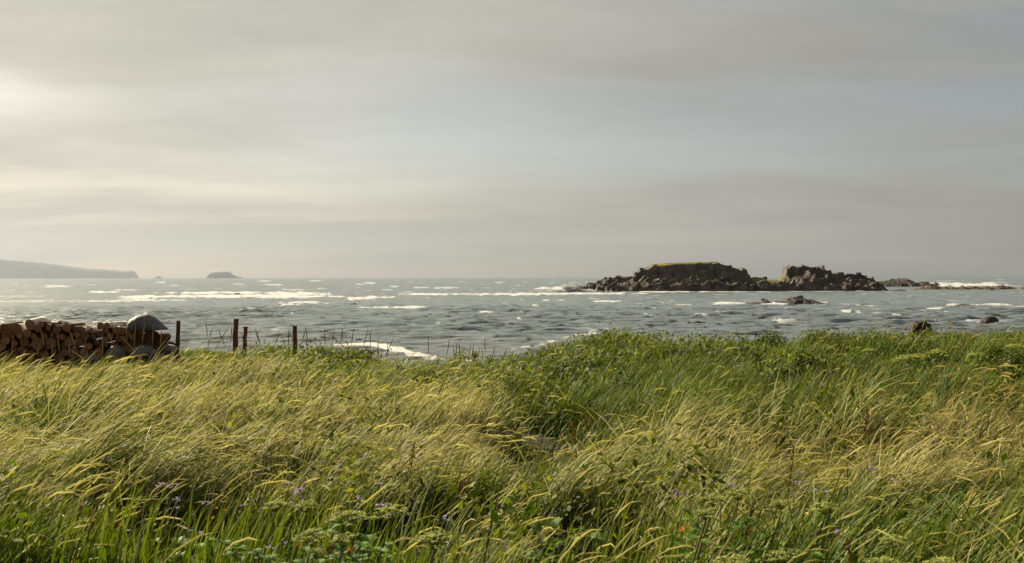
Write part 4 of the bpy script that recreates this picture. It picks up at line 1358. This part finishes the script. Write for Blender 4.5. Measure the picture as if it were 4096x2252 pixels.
def zones(x, y):
    """what grows where: straw share, lushness, height, how flat it lies"""
    zg = zground(x, y)
    px = x / y * F + 2048
    py = hor(px) + F * (EYE - zg - .42) / y
    n1 = fbm(x * .45 + 3, y * .45, 101, 3)
    n2 = fbm(x * .9, y * .9 + 7, 111, 3)
    left = 1 - sstep(1750, 2350, px + (n1 - .5) * 500)
    band_l = sstep(1430, 1560, py) * (1 - sstep(1840, 1980, py)) * left
    band_r = sstep(1590, 1740, py + (n1 - .5) * 120) * (1 - sstep(1960, 2100, py)) * (1 - left)
    brown = sstep(2850, 3300, px) * sstep(1420, 1520, py) * (1 - sstep(1800, 1950, py))
    straw = .14 + .38 * band_l + .33 * band_r + .16 * brown + (n2 - .5) * .6
    green = sstep(1850, 2150, px) * (1 - sstep(1540, 1680, py + (n1 - .5) * 160))
    green = np.maximum(green, sstep(850, 1300, px) * (1 - sstep(1470, 1580, py + (n1 - .5) * 140)))
    straw = np.clip(straw - .30 * green, .03, .9)
    flat = np.clip(.35 + .45 * band_l * sstep(1600, 1800, py) + .30 * band_r + (n1 - .5) * .5, .05, 1)
    n3 = fbm(x * 1.5 + 11, y * 1.1, 131, 2)
    ht = .60 + .5 * (n1 - .4) + .55 * (n3 - .5) + .08 * green
    ht = ht * (1 - .52 * sstep(-5.3, -7.2, x) * sstep(15.5, 18.5, y))
    clear = np.zeros_like(x)
    for hx, hy, hr, hd in HOLLOWS:
        clear = np.maximum(clear, min(1, hd / .22) * np.exp(-(((x - hx) / hr[0]) ** 2 + ((y - hy) / hr[1]) ** 2) * 1.3))
    pat = sstep(.50, .61, fbm(x * .95 + 5, y * .6, 151, 3)) * np.maximum(sstep(1860, 1960, py), green * .9)
    clear = np.maximum(clear, .85 * pat)
    return straw, green, ht, flat, clear, brown, n1, n2, py


GR = np.random.default_rng(77)


def scatter(n, d0, d1, per=40, s0=.05, s1=.17, margin=.60):
    """points on the meadow between two distances, evenly by area, gathered into tufts"""
    nt = n // per
    y = np.sqrt(GR.uniform(d0 ** 2, d1 ** 2, nt))
    x = GR.uniform(-1, 1, nt) * (margin * y + .8)
    sg = np.repeat(GR.uniform(s0, s1, nt), per)
    x = np.repeat(x, per) + GR.normal(0, 1, nt * per) * sg
    y = np.repeat(y, per) + GR.normal(0, 1, nt * per) * sg
    tuft = np.repeat(np.stack([GR.random(nt), GR.random(nt), GR.normal(0, 1, nt), GR.random(nt)], -1), per, 0)
    return x, y, tuft


C_LUSH = np.array((0.0197, 0.0424, 0.0084))
C_MID = np.array((0.072, 0.107, 0.0155))
C_YEL = np.array((0.262, 0.262, 0.042))
C_STR = np.array((0.43, 0.385, 0.17))
C_BRN = np.array((.20, .135, .052))


def grow(name, n, d0, d1, seg, wmul, label, per=40, s0=.05, s1=.17):
    x, y, tf = scatter(n, d0, d1, per, s0, s1)
    straw, green, ht, flat, clear, brown, n1, n2, py = zones(x, y)
    keep = GR.random(len(x)) > clear * .62
    keep &= (zground(x, y) > .75) & (y < DE + 4)
    x, y, tf, straw, green, ht, flat, clear, brown, n1, n2, py = [a[keep] for a in (x, y, tf, straw, green, ht, flat, clear, brown, n1, n2, py)]
    m = len(x)
    # straw share is a matter of the tuft as much as of the blade
    is_st = (.55 * tf[:, 1] + .45 * GR.random(m)) < straw * .95
    L = ht * (.55 + .82 * tf[:, 0]) * GR.uniform(.6, 1.12, m) * (1 - .76 * clear) * np.where(is_st, 1.08, .95)
    bank = sstep(20, 27, y)
    L *= 1 - .28 * bank * (1 - sstep(-5.3, -7.2, x))
    head = rad(8) + (n2 - .5) * 1.2 + tf[:, 2] * .30 + GR.normal(0, .45, m) + np.where(GR.random(m) < .20, GR.uniform(-3, 3, m), 0)
    upright = np.maximum(bank * .7, np.clip(clear * 1.2, 0, 1))
    t0 = np.abs(GR.normal(.14, .14, m)) + .42 * flat * (1 - upright) * (.5 + .8 * tf[:, 3])
    tb = (GR.uniform(.30, 1.15, m) + .55 * flat) * (1 - .55 * upright)
    kink = GR.random(m) < .05
    tb = np.where(kink, tb + 1.2, tb)
    w = GR.uniform(.004, .0105, m) * wmul * np.where(GR.random(m) < .15, 1.5, 1)
    a = np.clip(.65 * GR.random((m, 1)) + .35 * tf[:, 3:4], 0, 1) * (1 - .45 * green[:, None])
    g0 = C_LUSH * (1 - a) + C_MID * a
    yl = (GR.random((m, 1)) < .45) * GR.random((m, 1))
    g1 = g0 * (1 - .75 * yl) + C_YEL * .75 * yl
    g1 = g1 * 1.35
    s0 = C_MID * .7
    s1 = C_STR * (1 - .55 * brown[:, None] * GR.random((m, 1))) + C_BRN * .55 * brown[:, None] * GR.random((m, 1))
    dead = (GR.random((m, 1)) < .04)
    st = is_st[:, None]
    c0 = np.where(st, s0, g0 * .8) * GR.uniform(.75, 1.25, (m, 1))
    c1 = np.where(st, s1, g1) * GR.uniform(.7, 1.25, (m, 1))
    c1 = np.where(dead, C_BRN * .8, c1)
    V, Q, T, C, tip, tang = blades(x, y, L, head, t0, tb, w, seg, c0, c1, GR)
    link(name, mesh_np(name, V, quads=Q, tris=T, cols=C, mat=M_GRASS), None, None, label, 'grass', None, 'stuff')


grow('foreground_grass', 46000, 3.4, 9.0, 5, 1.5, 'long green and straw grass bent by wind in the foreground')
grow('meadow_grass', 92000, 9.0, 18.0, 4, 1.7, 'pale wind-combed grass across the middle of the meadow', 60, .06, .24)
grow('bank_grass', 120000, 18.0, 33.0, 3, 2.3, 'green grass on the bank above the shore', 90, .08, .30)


def ears(name, n, d0, d1, wm, label):
    """flowering stems with a drooping spindle-shaped ear"""
    x, y, tf = scatter(n, d0, d1, 6, .05, .2)
    straw, green, ht, flat, clear, brown, n1, n2, py = zones(x, y)
    keep = (GR.random(len(x)) < np.clip(straw * 1.3 + .30 * sstep(1900, 2000, py), 0, 1)) & (GR.random(len(x)) > clear) & (zground(x, y) > .9) & (y < DE + 2)
    x, y, straw, green, ht, flat, clear, brown, n2 = [a[keep] for a in (x, y, straw, green, ht, flat, clear, brown, n2)]
    m = len(x)
    bank = sstep(20, 27, y)
    L = ht * GR.uniform(.8, 1.25, m) * (1 + .3 * brown) * (1 - .2 * bank)
    head = rad(6) + (n2 - .5) * 1.2 + GR.normal(0, .5, m)
    t0 = np.abs(GR.normal(.15, .10, m)) + .40 * flat * (1 - .6 * bank)
    tb = (GR.uniform(.45, 1.05, m) + .35 * flat) * (1 - .5 * bank)
    col = (C_STR + (C_YEL * .8 - C_STR) * GR.random((m, 1)) * .55) * GR.uniform(.5, 1.2, (m, 1)) * (1 - .45 * brown[:, None]) + C_BRN * (.5 * brown[:, None])
    V, Q, T, C, tip, tang = blades(x, y, L, head, t0, tb, np.full(m, .0034 * wm), 5, col * .7, col, GR, tw=np.full(m, .6))
    # ear: two crossed lens-shaped blades continuing the stem, drooping
    eL = (GR.uniform(.11, .30, m) * np.where(brown > .5, .8, 1))[:, None]
    eW = (GR.uniform(.0028, .0066, m) * wm)[:, None]
    drop = np.zeros((m, 3))
    drop[:, 2] = GR.uniform(-.55, .2, m)
    t2 = tang + drop
    t2 /= np.linalg.norm(t2, axis=1, keepdims=True)
    up = np.array([0, -.5, 1.0])
    s1 = np.cross(t2, up)
    s1 /= np.linalg.norm(s1, axis=1, keepdims=True)
    s2 = np.cross(t2, s1)
    p0 = tip
    p1 = tip + tang * eL * .35
    p2 = tip + (tang + t2) * .5 * eL * .75
    p3 = tip + t2 * eL
    EV = [p0]
    for s in (s1, s2):
        EV += [p1 - s * eW, p1 + s * eW, p2 - s * eW * .8, p2 + s * eW * .8]
    EV.append(p3)
    EV = np.stack(EV, 1).reshape(-1, 3)
    b = (np.arange(m) * 10)[:, None]
    EQ = np.concatenate([b + np.array([1, 2, 4, 3]), b + np.array([5, 6, 8, 7])])
    ET = np.concatenate([b + np.array(t) for t in ((0, 2, 1), (3, 4, 9), (0, 6, 5), (7, 8, 9))])
    EC = np.repeat(col * GR.uniform(1.0, 1.35, (m, 1)), 10, 0)
    nv = len(V)
    link(name, mesh_np(name, np.concatenate([V, EV]), quads=np.concatenate([Q, EQ + nv]), tris=np.concatenate([T, ET + nv]), cols=np.clip(np.concatenate([C, EC]), 0, .75), mat=M_EAR), None, None, label, 'grass', None, 'stuff')


ears('foreground_grass_ears', 3600, 3.4, 9.0, 1.15, 'pale drooping grass ears in the foreground')
ears('meadow_grass_ears', 7000, 9.0, 18.0, 1.35, 'straw-coloured grass ears sweeping across the meadow')
ears('bank_grass_ears', 4000, 18.0, 31.0, 1.7, 'thin straw ears standing over the bank grass')

# broad upright blades close to the camera
x, y = [], []
for px, py, n, sx in [(300, 2240, 60, .5), (620, 2240, 80, .4), (1020, 2200, 80, .35), (130, 2180, 40, .4), (760, 2270, 70, .4), (1450, 2160, 30, .4), (2420, 2220, 60, .5), (1250, 2000, 30, .5), (2650, 2170, 40, .4), (3050, 2140, 30, .4), (1950, 1900, 40, .6), (3950, 2150, 40, .5), (1700, 2240, 40, .4), (3400, 2000, 25, .5)]:
    D = ray_ground(px, py, .35)
    x.append((px - 2048) / F * D + GR.normal(0, sx * .6, n))
    y.append(D + GR.normal(0, .28, n))
x, y = np.concatenate(x), np.maximum(np.concatenate(y), 3.3)
m = len(x)
a = GR.random((m, 1))
c0 = C_LUSH * .9 + C_MID * .3 * a
c1 = C_MID * .8 + C_YEL * .5 * a
V, Q, T, C, tip, tang = blades(x, y, GR.uniform(.45, .85, m), rad(10) + GR.normal(0, .7, m), np.abs(GR.normal(.12, .12, m)), GR.uniform(.1, .9, m), GR.uniform(.010, .019, m), 7, c0, c1, GR)
link('broad_blades', mesh_np('broad_blades', V, quads=Q, tris=T, cols=C, mat=M_GRASS), None, None, 'broad upright green blades along the near edge of the meadow', 'grass', None, 'stuff')

# leafy ground cover on the green bank
def cover(n, d0=17, d1=32, name='bank_herbs', label='leafy green herbs covering the bank', near=False):
    y = np.sqrt(GR.uniform(d0 ** 2, d1 ** 2, n))
    x = GR.uniform(-1, 1, n) * (.6 * y + .8)
    straw, green, ht, flat, clear, brown, n1, n2, py = zones(x, y)
    cl = fbm(x * .8, y * .8, 222, 3)
    dens = sstep(.56, .64, cl) * (.25 + .75 * sstep(1860, 2000, py)) if near else green * sstep(.47, .58, cl) * (1 - clear)
    keep = (GR.random(n) < dens) & (zground(x, y) > .9)
    x, y, cl = x[keep], y[keep], cl[keep]
    m = len(x)
    h = GR.random(m) ** .5 * (.26 + 1.1 * (cl - .4)) + (.06 if near else 0)
    c = np.stack([x, y, zground(x, y) + h + .08], -1)
    d = GR.normal(0, 1, (m, 3)) + np.array([.5, 0, .3])
    d /= np.linalg.norm(d, axis=1, keepdims=True)
    nn = GR.normal(0, .45, (m, 3)) + np.array([-.3, -.1, 1])
    s = np.cross(d, nn)
    s /= np.linalg.norm(s, axis=1, keepdims=True)
    L = GR.uniform(.035, .085, (m, 1)) if near else GR.uniform(.05, .12, (m, 1))
    V = np.stack([c - d * L * .5, c - s * L * .28, c + d * L * .5, c + s * L * .28], 1).reshape(-1, 3)
    col = (C_LUSH * .6 + C_MID * .4 + (C_YEL - C_MID) * GR.random((m, 1)) ** 2 * .7) * GR.uniform(.6, 1.3, (m, 1))
    link(name, mesh_np(name, V, quads=np.arange(4 * m).reshape(-1, 4), cols=np.repeat(col, 4, 0), mat=M_HERB), None, None, label, 'herbs', None, 'stuff')


cover(50000)
cover(70000, 3.5, 17, 'meadow_herbs', 'small leafy weeds growing through the meadow grass', True)


def mounds(n):
    """low leafy cushions that make the bank lumpy: leaves over a dome, most facing outwards"""
    y = np.sqrt(GR.uniform(17 ** 2, 31 ** 2, n))
    x = GR.uniform(-1, 1, n) * (.6 * y + .8)
    straw, green, ht, flat, clear, brown, n1, n2, py = zones(x, y)
    k = (GR.random(n) < green) & (zground(x, y) > 1.2) & (clear < .5)
    x, y = x[k], y[k]
    m = len(x)
    R0, H0 = GR.uniform(.18, .5, m), GR.uniform(.22, .5, m)
    tone = GR.uniform(.40, 1.25, (m, 1))
    yel = GR.random((m, 1))
    nl = 150
    a = GR.uniform(0, 2 * math.pi, (m, nl))
    e = np.arcsin(GR.uniform(0, 1, (m, nl)))
    rr = GR.uniform(.72, 1.08, (m, nl))
    out = np.stack([np.cos(a) * np.cos(e), np.sin(a) * np.cos(e), np.sin(e)], -1)
    c = np.stack([x[:, None] + out[..., 0] * rr * R0[:, None] + .25 * out[..., 2] * R0[:, None], y[:, None] + out[..., 1] * rr * R0[:, None], zground(x, y)[:, None] + out[..., 2] * rr * H0[:, None] + .03], -1).reshape(-1, 3)
    nn = out.reshape(-1, 3) + GR.normal(0, .45, (m * nl, 3)) + np.array([0, 0, .4])
    d = GR.normal(0, 1, (m * nl, 3)) + np.array([.6, 0, .2])
    s_ = np.cross(d, nn)
    s_ /= np.linalg.norm(s_, axis=1, keepdims=True)
    d = np.cross(nn, s_)
    d /= np.linalg.norm(d, axis=1, keepdims=True)
    L = GR.uniform(.05, .12, (m * nl, 1))
    V = np.stack([c - d * L * .5, c - s_ * L * .26, c + d * L * .5, c + s_ * L * .26], 1).reshape(-1, 3)
    col = (C_LUSH * .5 + C_MID * .6 + (C_YEL - C_MID) * .6 * np.repeat(yel, nl, 0) * GR.random((m * nl, 1))) * np.repeat(tone, nl, 0) * GR.uniform(.7, 1.3, (m * nl, 1))
    link('bank_cushions', mesh_np('bank_cushions', V, quads=np.arange(4 * m * nl).reshape(-1, 4), cols=np.repeat(col, 4, 0), mat=M_HERB), None, None, 'lumpy leafy cushion plants along the bank', 'herbs', None, 'stuff')


mounds(1500)

# ------------------------------------------------------------------ haze over sea and land
hm, t, out = material('haze')
pv = t.n('ShaderNodeVolumePrincipled')
pv.inputs['Color'].default_value = (0.26, 0.29, 0.35, 1)
pv.inputs['Density'].default_value = 0.62e-4
pv.inputs['Anisotropy'].default_value = 0.35
t.t.links.new(pv.outputs[0], out.inputs['Volume'])
x0, x1, y0, y1, z0, z1 = -47000, 47000, -300, 17500, -6, 640
V = np.array([(x, y, z) for z in (z0, z1) for y in (y0, y1) for x in (x0, x1)], float)
Q = np.array([(0, 2, 3, 1), (4, 5, 7, 6), (0, 1, 5, 4), (2, 6, 7, 3), (0, 4, 6, 2), (1, 3, 7, 5)])
link('haze', mesh_np('haze', V, quads=Q, mat=hm), None, None, 'pale sea haze fading the far headland', 'haze', None, 'stuff')
